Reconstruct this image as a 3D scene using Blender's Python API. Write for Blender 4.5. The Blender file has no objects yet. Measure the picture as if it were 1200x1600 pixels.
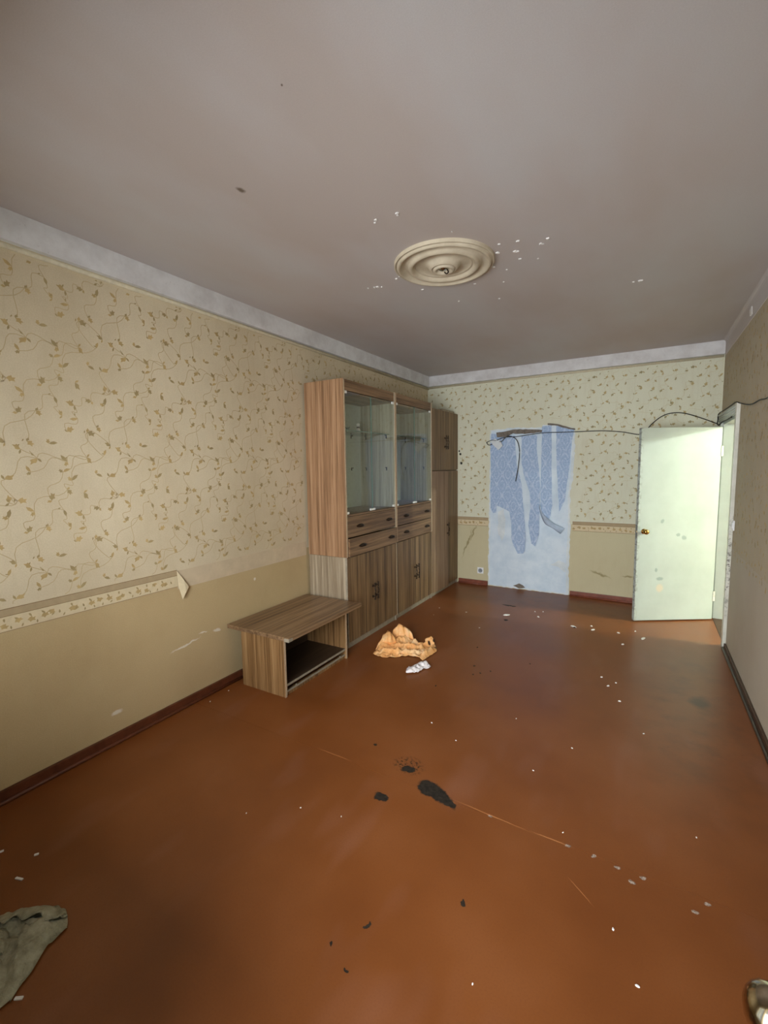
import bpy, bmesh, math, random
from mathutils import Vector, Matrix, noise as mnoise
from mathutils.geometry import tessellate_polygon

sc = bpy.context.scene
C = sc.collection

# ------------------------------------------------------------------ camera
cam_d = bpy.data.cameras.new('camera')
cam = bpy.data.objects.new('camera', cam_d); C.objects.link(cam)
cam_d.sensor_fit = 'HORIZONTAL'; cam_d.sensor_width = 36.0
cam_d.lens = 36.0 * 702.34 / 1200.0
cam_d.clip_start = 0.02
_r = Vector((0.864106, 0.503100, -0.014540)); _u = Vector((-0.037471, 0.093114, 0.994950)); _f = Vector((-0.501913, 0.859198, -0.099312))
cam.matrix_world = Matrix(((_r.x, _u.x, -_f.x, 2.6575), (_r.y, _u.y, -_f.y, 0.0), (_r.z, _u.z, -_f.z, 1.6002), (0, 0, 0, 1)))
sc.camera = cam

# ------------------------------------------------------------------ world, daylight, exposure
world = bpy.data.worlds.new('world'); sc.world = world; world.use_nodes = True
world.node_tree.nodes['Background'].inputs[0].default_value = (0.62, 0.78, 1.0, 1)
world.node_tree.nodes['Background'].inputs[1].default_value = 1.0

def area(name, loc, rot, sx, sy, power, colr):
    d = bpy.data.lights.new(name, 'AREA'); d.shape = 'RECTANGLE'; d.size = sx; d.size_y = sy
    d.energy = power; d.color = colr
    o = bpy.data.objects.new(name, d); o.location = loc; o.rotation_euler = rot; C.objects.link(o)
    return o
# daylight through the window and the open balcony door, both in the wall behind the camera
area('sky_daylight', (1.60, -2.60, 1.90), (math.radians(90), 0, 0), 5.0, 3.2, 1080, (0.95, 0.975, 1.0))
# bare bulb in the hallway beyond the open door
_pd = bpy.data.lights.new('hallway_bulb_light', 'POINT'); _pd.energy = 340; _pd.color = (0.88, 1.0, 0.95); _pd.shadow_soft_size = 0.04
_po = bpy.data.objects.new('hallway_bulb_light', _pd); _po.location = (6.35, 5.16, 2.62); C.objects.link(_po)

sc.view_settings.view_transform = 'Standard'; sc.view_settings.look = 'None'
sc.view_settings.gamma = 1.0; sc.view_settings.use_curve_mapping = False
sc.view_settings.exposure = 0.0

# ------------------------------------------------------------------ room numbers (metres)
L, W, H = 5.80, 3.30, 2.823      # back wall, right wall, ceiling
YF = -0.10                       # inner face of the wall behind the camera
DOOR_Y0, DOOR_Y1, DOOR_Z = 4.78, 5.58, 2.00

# ------------------------------------------------------------------ material helpers
def lin(r, g, b):
    f = lambda c: (c / 255 / 12.92) if c / 255 <= 0.04045 else ((c / 255 + 0.055) / 1.055) ** 2.4
    return (f(r), f(g), f(b), 1.0)

class M:
    def __init__(s, name, rough=0.6, metal=0.0, spec=0.5):
        s.m = bpy.data.materials.new(name); s.m.use_nodes = True
        s.t = s.m.node_tree; s.b = s.t.nodes['Principled BSDF']
        s.b.inputs['Roughness'].default_value = rough; s.b.inputs['Metallic'].default_value = metal
        s.b.inputs['Specular IOR Level'].default_value = spec
        s._c = None
    def n(s, typ, **kw):
        nd = s.t.nodes.new(typ)
        for k, v in kw.items(): setattr(nd, k, v)
        return nd
    def link(s, a, b): s.t.links.new(a, b)
    def coord(s):
        if s._c is None: s._c = s.n('ShaderNodeTexCoord').outputs['Object']
        return s._c
    def mapping(s, src, loc=(0, 0, 0), rot=(0, 0, 0), scale=(1, 1, 1), typ='POINT'):
        m = s.n('ShaderNodeMapping', vector_type=typ); s.link(src, m.inputs[0])
        m.inputs[1].default_value = loc; m.inputs[2].default_value = rot; m.inputs[3].default_value = scale
        return m.outputs[0]
    def noise(s, src, scale, detail=4, rough=0.6, dist=0.0):
        nd = s.n('ShaderNodeTexNoise'); s.link(src, nd.inputs['Vector'])
        nd.inputs['Scale'].default_value = scale; nd.inputs['Detail'].default_value = detail
        nd.inputs['Roughness'].default_value = rough; nd.inputs['Distortion'].default_value = dist
        return nd.outputs[0]
    def ramp(s, src, stops):
        nd = s.n('ShaderNodeValToRGB'); s.link(src, nd.inputs[0]); e = nd.color_ramp.elements
        while len(e) < len(stops): e.new(0.5)
        for i, (p, c) in enumerate(stops):
            e[i].position = p; e[i].color = c if len(c) == 4 else (*c, 1)
        return nd.outputs[0]
    def rng(s, src, a, b, c=0.0, d=1.0):
        nd = s.n('ShaderNodeMapRange'); s.link(src, nd.inputs[0])
        for i, v in enumerate((a, b, c, d)): nd.inputs[i + 1].default_value = v
        return nd.outputs[0]
    def mix(s, fac, a, b, mode='MIX'):
        nd = s.n('ShaderNodeMix', data_type='RGBA', blend_type=mode)
        for i, v in ((0, fac), (6, a), (7, b)):
            if hasattr(v, 'is_output'): s.link(v, nd.inputs[i])
            else: nd.inputs[i].default_value = v
        return nd.outputs[2]
    def math(s, op, a, b=None):
        nd = s.n('ShaderNodeMath', operation=op)
        for i, v in ((0, a), (1, b)):
            if v is None: continue
            if hasattr(v, 'is_output'): s.link(v, nd.inputs[i])
            else: nd.inputs[i].default_value = v
        return nd.outputs[0]
    def xyz(s, src):
        nd = s.n('ShaderNodeSeparateXYZ'); s.link(src, nd.inputs[0]); return nd.outputs
    def wobble(s, amount, scale):
        nd = s.n('ShaderNodeTexNoise'); s.link(s.coord(), nd.inputs['Vector']); nd.inputs['Scale'].default_value = scale
        nd.inputs['Detail'].default_value = 5
        sub = s.n('ShaderNodeVectorMath', operation='SUBTRACT'); s.link(nd.outputs[1], sub.inputs[0]); sub.inputs[1].default_value = (.5, .5, .5)
        sc_ = s.n('ShaderNodeVectorMath', operation='SCALE'); s.link(sub.outputs[0], sc_.inputs[0]); sc_.inputs['Scale'].default_value = amount
        add = s.n('ShaderNodeVectorMath', operation='ADD'); s.link(s.coord(), add.inputs[0]); s.link(sc_.outputs[0], add.inputs[1])
        return add.outputs[0]
    def spots(s, src, lst, soft=0.25):
        """lst of (loc3, scale3, rot3): union of soft ellipsoid marks -> mask 0..1"""
        cur = None
        for loc, scl, rot in lst:
            v = s.mapping(src, loc, rot, scl, 'TEXTURE')
            ln = s.n('ShaderNodeVectorMath', operation='LENGTH'); s.link(v, ln.inputs[0])
            cur = ln.outputs['Value'] if cur is None else s.math('MINIMUM', cur, ln.outputs['Value'])
        return s.rng(cur, 1.0 + soft, 1.0 - soft)
    def color(s, c):
        if hasattr(c, 'is_output'): s.link(c, s.b.inputs['Base Color'])
        else: s.b.inputs['Base Color'].default_value = c
        return s
    def bump(s, src, strength=0.2, dist=0.01):
        nd = s.n('ShaderNodeBump'); nd.inputs['Strength'].default_value = strength; nd.inputs['Distance'].default_value = dist
        s.link(src, nd.inputs['Height']); s.link(nd.outputs[0], s.b.inputs['Normal']); return s
    def rough(s, src): s.link(src, s.b.inputs['Roughness']); return s

def plain(name, c, rough=0.6, metal=0.0, var=0.12, scale=30, spec=0.4, bump=0.0):
    m = M(name, rough, metal, spec)
    nz = m.noise(m.coord(), scale, 5)
    d = tuple(x * (1 - var) for x in c[:3]) + (1,); l = tuple(min(1, x * (1 + var)) for x in c[:3]) + (1,)
    m.color(m.ramp(nz, [(0.3, d), (0.7, l)]))
    if bump: m.bump(nz, bump, 0.004)
    return m.m

# --- wallpapers
def wallpaper(name, upper, lower, split=0.88, spots=None, grime=0.25):
    m = M(name, 0.75, spec=0.25)
    z = m.xyz(m.coord())[2]
    up = m.math('GREATER_THAN', z, split)
    big = m.noise(m.coord(), 1.3, 5, 0.65)
    fine = m.noise(m.coord(), 160, 3)
    base = m.mix(up, lower, upper)
    c = m.mix(m.rng(big, 0.42, 0.72, 0, grime), base, lin(150, 122, 78), 'MIX')
    streak = m.noise(m.mapping(m.coord(), scale=(9, 9, 1.2)), 3, 5)
    c = m.mix(m.rng(streak, 0.52, 0.8, 0, 0.22), c, lin(196, 180, 140))
    c = m.mix(m.rng(fine, 0.3, 0.75, 0, 0.16), c, lin(120, 104, 70))
    if spots:
        for col_, soft, lst, wob in spots:
            c = m.mix(m.spots(m.wobble(*wob), lst, soft), c, col_)
    m.color(c); m.bump(fine, 0.12, 0.003)
    return m.m

Zr = (0, 0, 0)
m_wall_left = wallpaper('ivory_leaf_wallpaper', lin(218, 204, 174), lin(200, 177, 134), spots=[
    (lin(225, 216, 196), 0.3, [((0, 1.86, .42), (.3, .10, .006), (.12, 0, 0)), ((0, 2.12, .44), (.3, .03, .010), (-.3, 0, 0)),
                               ((0, 2.0, .46), (.3, .03, .004), Zr), ((0, 1.38, .18), (.3, .03, .012), Zr), ((0, 2.5, .73), (.3, .012, .012), Zr)], (0.03, 30)),
])
m_wall_back = wallpaper('pale_leaf_wallpaper', lin(228, 229, 206), lin(212, 204, 168), grime=0.12, spots=[
    (lin(28, 26, 22), 0.3, [((.475, L, 1.76), (.014, .3, .016), Zr), ((.49, L, 1.64), (.016, .3, .020), Zr), ((.46, L, 1.80), (.010, .3, .012), Zr)], (0.01, 60)),
    (lin(160, 148, 108), 0.5, [((2.22, L, .30), (.09, .3, .012), (0, .3, 0)), ((2.52, L, .30), (.05, .3, .009), Zr), 
                            ((.58, L, .55), (.010, .3, .16), (0, .35, 0)), ((.66, L, .70), (.010, .3, .10), (0, .4, 0))], (0.06, 18)),
])
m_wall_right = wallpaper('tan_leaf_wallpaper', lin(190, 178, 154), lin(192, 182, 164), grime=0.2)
m_wall_front = wallpaper('ivory_wallpaper', lin(214, 200, 168), lin(196, 178, 136))
m_leaf = [plain('printed_leaf_ochre', lin(186, 160, 110), 0.75, var=.18, scale=14), plain('printed_leaf_olive', lin(166, 146, 104), 0.75, var=.18, scale=14)]
m_leaf_dark = [plain('printed_leaf_brown', lin(186, 168, 118), 0.75, var=.2, scale=14), plain('printed_leaf_green', lin(166, 156, 114), 0.75, var=.2, scale=14)]
m_stem_pale = plain('printed_stem_pale', lin(212, 206, 172), 0.75, var=.05)
m_stem = plain('printed_stem', lin(192, 172, 134), 0.75, var=.08)

# --- ceiling
mc = M('taupe_ceiling_paint', 0.55, spec=0.3)
bz = mc.noise(mc.mapping(mc.coord(), scale=(1, .45, 1)), 1.6, 4, 0.5)
fz = mc.noise(mc.coord(), 220, 3)
cc = mc.ramp(bz, [(0.36, lin(194, 184, 178)), (0.5, lin(198, 191, 188)), (0.64, lin(200, 197, 196))])
cc = mc.mix(mc.rng(fz, 0.3, 0.8, 0, 0.18), cc, lin(150, 140, 134))
cc = mc.mix(mc.spots(mc.wobble(.03, 20), [((1.065, 1.515, H), (.012, .022, .3), Zr), ((1.60, 1.2, H), (.004, .004, .3), Zr)], .4), cc, lin(112, 98, 84))
mc.color(cc); mc.bump(fz, 0.1, 0.003); m_ceiling = mc.m

# --- floor paint
mf = M('red_brown_floor_paint', 0.30, spec=0.30)
w1 = mf.noise(mf.coord(), 2.1, 3, 0.5)
w2 = mf.noise(mf.coord(), 150, 3)
w3 = mf.noise(mf.mapping(mf.coord(), scale=(2.2, .8, 1)), 2.0, 2, 0.5)
fc = mf.ramp(w1, [(0.30, lin(120, 68, 31)), (0.52, lin(129, 75, 36)), (0.72, lin(136, 82, 44))])
fc = mf.mix(mf.rng(w3, 0.56, 0.80, 0, 0.35), fc, lin(150, 104, 84))
fc = mf.mix(mf.rng(w2, 0.45, 0.8, 0, 0.25), fc, lin(104, 52, 26))
# worn path by the far wall
fc = mf.mix(mf.math('MULTIPLY', mf.rng(mf.noise(mf.coord(), 7, 4, .6), 0.45, 0.85, 0, 0.5), mf.spots(mf.coord(), [((2.0, 5.35, 0), (1.2, .45, .5), Zr), ((3.0, 3.4, 0), (.35, 1.0, .5), Zr)], .5)), fc, lin(70, 44, 28))
burn = [((1.775, 1.915, 0), (.060, .048, .3), (0, 0, -.3)), ((1.835, 1.898, 0), (.068, .040, .3), (0, 0, -.5)), ((1.895, 1.875, 0), (.050, .024, .3), (0, 0, -.55)),
        ((1.596, 1.750, 0), (.036, .026, .3), (0, 0, -.2)), ((1.622, 1.995, 0), (.036, .026, .3), (0, 0, .2)),
        ((1.36, 2.087, 0), (.010, .010, .3), Zr), ((2.134, 1.434, 0), (.010, .012, .3), Zr), ((1.867, 1.195, 0), (.007, .013, .3), (0, 0, -.6)),
        ((1.794, 1.076, 0), (.006, .006, .3), Zr), ((1.89, 1.04, 0), (.006, .005, .3), Zr), ((1.35, 5.05, 0), (.08, .02, .3), Zr), ((1.45, 4.55, 0), (.02, .02, .3), Zr)]
soot = [((1.61, 2.02, 0), (.075, .055, .3), Zr)]
bm_ = mf.spots(mf.wobble(0.045, 28), burn, 0.12)
sm_ = mf.math('MULTIPLY', mf.spots(mf.wobble(0.05, 28), soot, 0.4), mf.rng(mf.noise(mf.coord(), 60, 4, .7), 0.50, 0.58))
fc = mf.mix(mf.rng(mf.spots(mf.wobble(0.06, 16), [((3.02, 3.53, 0), (.05, .08, .3), Zr)], .4), 0, 1, 0, .7), fc, lin(62, 42, 28))
mask = mf.math('MAXIMUM', bm_, sm_)
fc = mf.mix(mask, fc, mf.ramp(mf.noise(mf.coord(), 45, 5), [(0.4, lin(30, 25, 19)), (0.7, lin(56, 48, 38))]))
nails = [((x, y, 0), (.011, .008, .3), (0, 0, a)) for x, y, a in [(2.096, 1.888, 0), (2.428, 1.889, .4), (2.529, 1.888, 1), (2.616, 1.873, 0), (2.666, 1.831, -.2), (2.704, 1.871, .6), (2.866, 1.809, 0), (2.908, 1.866, .3)]]
fc = mf.mix(mf.math('MULTIPLY', mf.spots(mf.wobble(0.02, 60), nails, .2), 0.85), fc, mf.ramp(mf.noise(mf.coord(), 120, 2), [(0.4, lin(90, 84, 80)), (0.55, lin(196, 180, 164))]))
scratch = [((2.50, 1.694, 0), (.055, .0016, .3), (0, 0, -.68)), ((2.10, 1.893, 0), (.16, .0025, .3), (0, 0, -.05)), ((2.36, 1.889, 0), (.07, .003, .3), Zr), ((1.2, 1.90, 0), (.10, .0025, .3), Zr)]
fc = mf.mix(mf.math('MULTIPLY', mf.spots(mf.wobble(0.006, 40), scratch, .3), .75), fc, lin(190, 128, 78))
mf.color(fc)
rn = mf.math('ADD', mf.rng(w1, .3, .7, .30, .38), mf.math('MULTIPLY', mask, .4)); mf.rough(rn)
mf.bump(mf.noise(mf.coord(), 90, 3, .6), 0.05, 0.004)
m_floor = mf.m

# --- plaster, paints
def plaster(name, a, b, crack=0.0):
    m = M(name, 0.8, spec=0.2)
    nz = m.noise(m.coord(), 6, 7, .65); f2 = m.noise(m.coord(), 45, 6, .7)
    c = m.ramp(nz, [(.35, a), (.62, b)])
    if crack:
        c = m.mix(m.rng(f2, .62, .70, 0, crack), c, tuple(x * .55 for x in a[:3]) + (1,))
    m.color(c); m.bump(f2, .25, .004); return m.m
m_cornice = plaster('white_cornice_paint', lin(205, 203, 202), lin(224, 224, 224), 0.35)
m_bead = plain('cream_bead_paint', lin(206, 196, 168), .6, var=.1)
m_plaster = plaster('bare_white_plaster', lin(204, 222, 236), lin(222, 236, 246))
m_plaster_edge = plaster('chipped_plaster_edge', lin(208, 220, 226), lin(230, 238, 240))
m_rosette = plaster('cream_stucco', lin(186, 174, 150), lin(206, 195, 172))
m_flake = plain('white_paint_flake', lin(236, 234, 230), .8, var=.06)
m_lintel = plain('torn_grey_board', lin(120, 112, 102), .85, var=.3, scale=40, bump=.3)
m_base = plain('brown_skirting_paint', lin(96, 52, 32), .4, var=.3, scale=18)
m_base_back = plain('red_brown_skirting_paint', lin(126, 70, 52), .45, var=.25, scale=18)
m_base_dark = plain('dark_skirting_paint', lin(74, 52, 36), .5, var=.3, scale=18)
m_border_plain = plain('grey_border_paper', lin(176, 156, 122), .75, var=.06)
m_border_cream = plain('cream_border_paper', lin(216, 200, 164), .75, var=.06)
m_border_back = plain('bare_border_backing', lin(204, 186, 156), .8, var=.08, scale=10)
m_line = plain('border_line_print', lin(140, 118, 84), .75)
m_white_paper = plain('white_torn_paper', lin(232, 232, 226), .8, var=.05)
m_cable = plain('black_cable_rubber', lin(34, 34, 32), .6)
m_cable_grey = plain('grey_cable_rubber', lin(88, 90, 84), .6)
m_socket = plain('white_socket_plastic', lin(238, 240, 240), .35, var=.03)
m_socket_dark = plain('grey_socket_recess', lin(150, 156, 160), .5)

# --- blue damask paper
mb = M('blue_damask_paper', .75, spec=.25)
co = mb.mapping(mb.coord(), scale=(1, .02, 1))
wx = mb.xyz(mb.wobble(.022, 12))
lat = mb.math('ADD', mb.math('COSINE', mb.math('MULTIPLY', wx[0], 2 * math.pi / .15)), mb.math('COSINE', mb.math('MULTIPLY', wx[2], 2 * math.pi / .27)))
orn = mb.math('ADD', mb.rng(mb.math('ABSOLUTE', lat), .34, .12), mb.rng(mb.math('ABSOLUTE', mb.math('SUBTRACT', mb.math('ABSOLUTE', lat), 1.35)), .22, .08))
brk = mb.rng(mb.noise(co, 40, 3), .38, .54)
bc = mb.ramp(mb.noise(co, 60, 3), [(.30, lin(148, 174, 208)), (.65, lin(180, 202, 230))])
bc = mb.mix(mb.math('MULTIPLY', mb.math('MULTIPLY', orn, brk), .62), bc, lin(212, 224, 242))
mb.color(bc); mb.bump(mb.noise(co, 90, 3), .15, .003); m_blue = mb.m
m_blue_back = plain('pale_blue_paper_back', lin(176, 192, 210), .8, var=.12, scale=20)

# --- woods; grain runs along the given axis
def wood(name, dark, mid, light, axis='z', rough=.45, scl=1.0):
    m = M(name, rough, spec=.4)
    oi = m.n('ShaderNodeObjectInfo')
    off = m.n('ShaderNodeVectorMath', operation='SCALE'); m.link(oi.outputs['Random'], off.inputs['Scale']); off.inputs[0].default_value = (3.1, 7.7, 5.3)
    ad = m.n('ShaderNodeVectorMath', operation='ADD'); m.link(m.coord(), ad.inputs[0]); m.link(off.outputs[0], ad.inputs[1])
    s1 = {'z': (52, 52, .8), 'y': (52, .8, 52), 'x': (.8, 52, 52)}[axis]; s2 = tuple(v * 4.5 if v > 1 else v * 6 for v in s1)
    s3 = tuple(v * .28 if v > 1 else v for v in s1)
    n1 = m.noise(m.mapping(ad.outputs[0], scale=s1), scl, 5, .6, .6); n2 = m.noise(m.mapping(ad.outputs[0], scale=s2), scl, 3, .6)
    n3 = m.noise(m.mapping(ad.outputs[0], scale=s3), scl, 3, .5)
    f = m.math('ADD', m.math('MULTIPLY', n1, .5), m.math('ADD', m.math('MULTIPLY', n2, .28), m.math('MULTIPLY', n3, .3)))
    c = m.ramp(f, [(.42, dark), (.53, mid), (.64, light)])
    m.color(c); m.bump(n2, .1, .002)
    return m.m
m_wood_side = wood('warm_walnut_laminate', lin(116, 86, 60), lin(150, 114, 82), lin(176, 140, 106))
m_wood_grey = wood('bleached_walnut_laminate', lin(112, 96, 78), lin(148, 132, 108), lin(178, 164, 140))
m_wood_door = wood('walnut_laminate', lin(74, 54, 34), lin(116, 90, 60), lin(146, 118, 84))
m_wood_drawer = wood('walnut_laminate_crosswise', lin(80, 56, 38), lin(122, 94, 66), lin(150, 120, 88), 'y')
m_wood_tall = wood('pale_walnut_laminate', lin(106, 82, 58), lin(136, 108, 80), lin(156, 130, 102))
m_wood_bench = wood('bench_walnut_laminate', lin(88, 62, 36), lin(134, 100, 62), lin(164, 130, 88))
m_wood_top = wood('bench_top_laminate', lin(88, 64, 44), lin(126, 98, 70), lin(152, 124, 94), 'y', .32)
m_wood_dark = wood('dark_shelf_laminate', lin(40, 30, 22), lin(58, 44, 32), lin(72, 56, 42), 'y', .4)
m_wood_in = wood('grey_interior_laminate', lin(128, 122, 100), lin(160, 154, 132), lin(184, 178, 156))
m_edge = plain('cream_edge_band', lin(188, 164, 134), .5, var=.15, scale=50)
m_edge_grey = plain('worn_grey_edge_band', lin(150, 140, 122), .6, var=.2, scale=50)
m_back_panel = plain('pale_hardboard', lin(192, 200, 188), .7, var=.06)
m_bronze = plain('dark_bronze', lin(62, 50, 40), .38, .8, var=.3, scale=80)
m_clip = plain('white_hinge_clip', lin(236, 236, 230), .35, var=.04)
m_plinth = plain('grey_plinth', lin(142, 132, 114), .55, var=.2, scale=30)
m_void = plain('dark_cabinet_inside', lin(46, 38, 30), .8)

mg = bpy.data.materials.new('clear_glass_pane'); mg.use_nodes = True
_t = mg.node_tree; _t.nodes.remove(_t.nodes['Principled BSDF'])
_tr = _t.nodes.new('ShaderNodeBsdfTransparent'); _tr.inputs[0].default_value = (.965, .985, .975, 1)
_gl = _t.nodes.new('ShaderNodeBsdfGlossy'); _gl.inputs['Roughness'].default_value = 0.012
_fr = _t.nodes.new('ShaderNodeFresnel'); _fr.inputs[0].default_value = 1.5
_mx = _t.nodes.new('ShaderNodeMixShader')
_ge = _t.nodes.new('ShaderNodeNewGeometry'); _mr = _t.nodes.new('ShaderNodeMapRange'); _mr.inputs[3].default_value = 1.5; _mr.inputs[4].default_value = 1 / 1.5
_t.links.new(_ge.outputs['Backfacing'], _mr.inputs[0]); _t.links.new(_mr.outputs[0], _fr.inputs[0])   # same reflectance from either face of the pane
_t.links.new(_fr.outputs[0], _mx.inputs[0]); _t.links.new(_tr.outputs[0], _mx.inputs[1]); _t.links.new(_gl.outputs[0], _mx.inputs[2])
_t.links.new(_mx.outputs[0], _t.nodes['Material Output'].inputs[0])
m_glass = mg
m_glass_edge = plain('green_glass_edge', lin(92, 124, 112), .2, var=.1)

# --- door paint and metals
md = M('white_door_gloss', .38, spec=.45)
dn = md.noise(md.coord(), 3, 5)
dc = md.ramp(dn, [(.35, lin(178, 187, 179)), (.65, lin(188, 197, 189))])
dsp = [((.247, 0, 1.025), (.016, .3, .022), (0, .6, 0)), ((.412, 0, .885), (.020, .3, .016), Zr), ((.472, 0, .855), (.024, .3, .020), (0, .5, 0)), ((.205, 0, .53), (.014, .3, .020), Zr), ((.245, 0, .44), (.036, .3, .018), Zr)]
dc = md.mix(md.math('MULTIPLY', md.spots(md.wobble(.015, 40), dsp, .25), .85), dc, lin(146, 158, 152))
dc = md.mix(md.math('MULTIPLY', md.spots(md.wobble(.02, 40), [((.248, 0, .345), (.034, .3, .040), Zr)], .3), .7), dc, lin(214, 196, 170))
xx = md.xyz(md.coord())[0]
edge_w = md.math('MULTIPLY', md.rng(xx, .03, .0), md.rng(md.noise(md.coord(), 26, 5, .7), .50, .56))
dc = md.mix(md.math('MULTIPLY', edge_w, .8), dc, lin(128, 126, 112))
md.color(dc); md.bump(md.noise(md.coord(), 60, 4), .06, .003); m_door = md.m
mj = M('chipped_white_frame_gloss', .4, spec=.45)
jz = mj.xyz(mj.coord())[2]
jn = mj.noise(mj.coord(), 38, 5, .7)
jm = mj.math('MULTIPLY', mj.rng(jn, .52, .58), mj.spots(mj.coord(), [((0, 0, .72), (9, 9, .38), Zr)], .5))
mj.color(mj.mix(jm, mj.ramp(mj.noise(mj.coord(), 9, 5), [(.35, lin(204, 204, 190)), (.65, lin(222, 222, 210))]), lin(96, 88, 78))); m_frame = mj.m
m_frame_clean = plain('white_frame_gloss', lin(184, 191, 183), .4, var=.05, scale=9)
m_brass = plain('old_brass', lin(186, 150, 84), .2, 1.0, var=.2, scale=40)
m_nickel = plain('worn_nickel', lin(176, 164, 140), .14, 1.0, var=.15, scale=60)
m_chrome = plain('tarnished_chrome', lin(180, 178, 170), .15, 1.0, var=.2, scale=60)
m_black = plain('black_void', lin(14, 13, 12), .8)

# --- cloths
mo = M('orange_sheer_cloth', .8, spec=.2)
on_ = mo.noise(mo.coord(), 9, 5)
oc = mo.ramp(on_, [(.3, lin(222, 152, 86)), (.5, lin(236, 180, 118)), (.7, lin(244, 206, 158))])
oc = mo.mix(mo.spots(mo.wobble(.02, 30), [((.09, .11, 0), (.017, .014, .5), (0, 0, .4)), ((.17, .165, 0), (.012, .010, .5), Zr), ((.20, .20, 0), (.014, .010, .5), Zr), ((.262, .20, 0), (.014, .010, .5), (0, 0, .5)), ((.145, .10, 0), (.012, .008, .5), Zr), ((.235, .16, 0), (.014, .010, .5), Zr)], .25), oc, lin(52, 34, 22))
mo.color(oc); mo.bump(mo.noise(mo.coord(), 22, 3, .5, 1.0), .45, .015)
mo.b.inputs['Transmission Weight'].default_value = 0.0
mo.b.inputs['Subsurface Weight'].default_value = 0.15; mo.b.inputs['Subsurface Radius'].default_value = (.02, .012, .006)
m_orange = mo.m
mr = M('dirty_grey_cloth', .95, spec=.1)
rc = mr.ramp(mr.noise(mr.coord(), 16, 6, .65), [(.3, lin(118, 114, 92)), (.5, lin(158, 154, 130)), (.72, lin(184, 180, 156))])
mr.color(rc); mr.bump(mr.noise(mr.coord(), 26, 4, .55, 1.2), .7, .02); m_rag = mr.m
mp = M('crumpled_printed_tissue', .8, spec=.2)
mp.color(mp.mix(mp.rng(mp.noise(mp.coord(), 60, 3), .55, .6, 0, .6), lin(232, 226, 224), lin(150, 146, 156))); m_tissue = mp.m
m_card = plain('grey_white_card', lin(214, 220, 222), .7, var=.05)
m_shell = [plain('white_figurine', lin(230, 226, 218), .4), plain('dark_brown_cap', lin(60, 44, 34), .5), plain('green_black_spikes', lin(44, 50, 42), .6)]

# ------------------------------------------------------------------ mesh helpers
def add_box(bm, x0, x1, y0, y1, z0, z1, bevel=0.0):
    vs = [bm.verts.new((x, y, z)) for x in (x0, x1) for y in (y0, y1) for z in (z0, z1)]
    fs = [(0, 1, 3, 2), (4, 6, 7, 5), (0, 4, 5, 1), (2, 3, 7, 6), (0, 2, 6, 4), (1, 5, 7, 3)]
    faces = [bm.faces.new([vs[i] for i in f]) for f in fs]
    if bevel:
        es = list({e for f in faces for e in f.edges})
        bmesh.ops.bevel(bm, geom=es, offset=bevel, segments=2, profile=.7, affect='EDGES')

def finish(name, bm, mats, parent=None, smooth=False, org=None):
    """one mesh object; vertices given in world space are stored relative to org (the thing's base)"""
    if org is None: org = parent_org(parent)
    if org: bmesh.ops.translate(bm, verts=bm.verts, vec=-Vector(org))
    bmesh.ops.recalc_face_normals(bm, faces=bm.faces)
    me = bpy.data.meshes.new(name); bm.to_mesh(me); bm.free()
    for m in (mats if isinstance(mats, (list, tuple)) else [mats]): me.materials.append(m)
    if smooth:
        for p in me.polygons: p.use_smooth = True
    o = bpy.data.objects.new(name, me); C.objects.link(o)
    if parent is not None: o.parent = parent
    elif org: o.location = org
    return o

def parent_org(p):
    v = Vector((0, 0, 0))
    while p is not None: v = v + p.location; p = p.parent
    return tuple(v)

def box(name, dims, mat, parent=None, bevel=0.002, org=None):
    bm = bmesh.new(); add_box(bm, *dims, bevel=bevel)
    return finish(name, bm, mat, parent, org=org)

def boxes(name, lst, mat, parent=None, bevel=0.0, org=None):
    bm = bmesh.new()
    for d in lst: add_box(bm, *d, bevel=bevel)
    return finish(name, bm, mat, parent, org=org)

def catmull(pts, k=6):
    P = [Vector(p) for p in pts]; out = []
    for i in range(len(P) - 1):
        a, b, c, d = P[max(i - 1, 0)], P[i], P[i + 1], P[min(i + 2, len(P) - 1)]
        for j in range(k):
            t = j / k
            out.append(.5 * ((2 * b) + (c - a) * t + (2 * a - 5 * b + 4 * c - d) * t * t + (3 * b - a - 3 * c + d) * t ** 3))
    out.append(P[-1]); return out

def add_tube(bm, pts, r, seg=8, radii=None):
    rings = []; n = len(pts); up = Vector((0, 0, 1))
    for i, p in enumerate(pts):
        d = (pts[min(i + 1, n - 1)] - pts[max(i - 1, 0)]).normalized()
        a = d.cross(up)
        if a.length < 1e-3: a = d.cross(Vector((1, 0, 0)))
        a.normalize(); b = d.cross(a); rr = radii[i] if radii else r
        rings.append([bm.verts.new(p + rr * (math.cos(2 * math.pi * k / seg) * a + math.sin(2 * math.pi * k / seg) * b)) for k in range(seg)])
    for i in range(n - 1):
        for k in range(seg):
            bm.faces.new((rings[i][k], rings[i][(k + 1) % seg], rings[i + 1][(k + 1) % seg], rings[i + 1][k]))
    bm.faces.new(rings[0]); bm.faces.new(rings[-1])

def tube(name, pts, r, mat, parent=None, seg=8, k=6, org=None):
    bm = bmesh.new(); add_tube(bm, catmull(pts, k), r, seg)
    return finish(name, bm, mat, parent, True, org=org)

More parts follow.
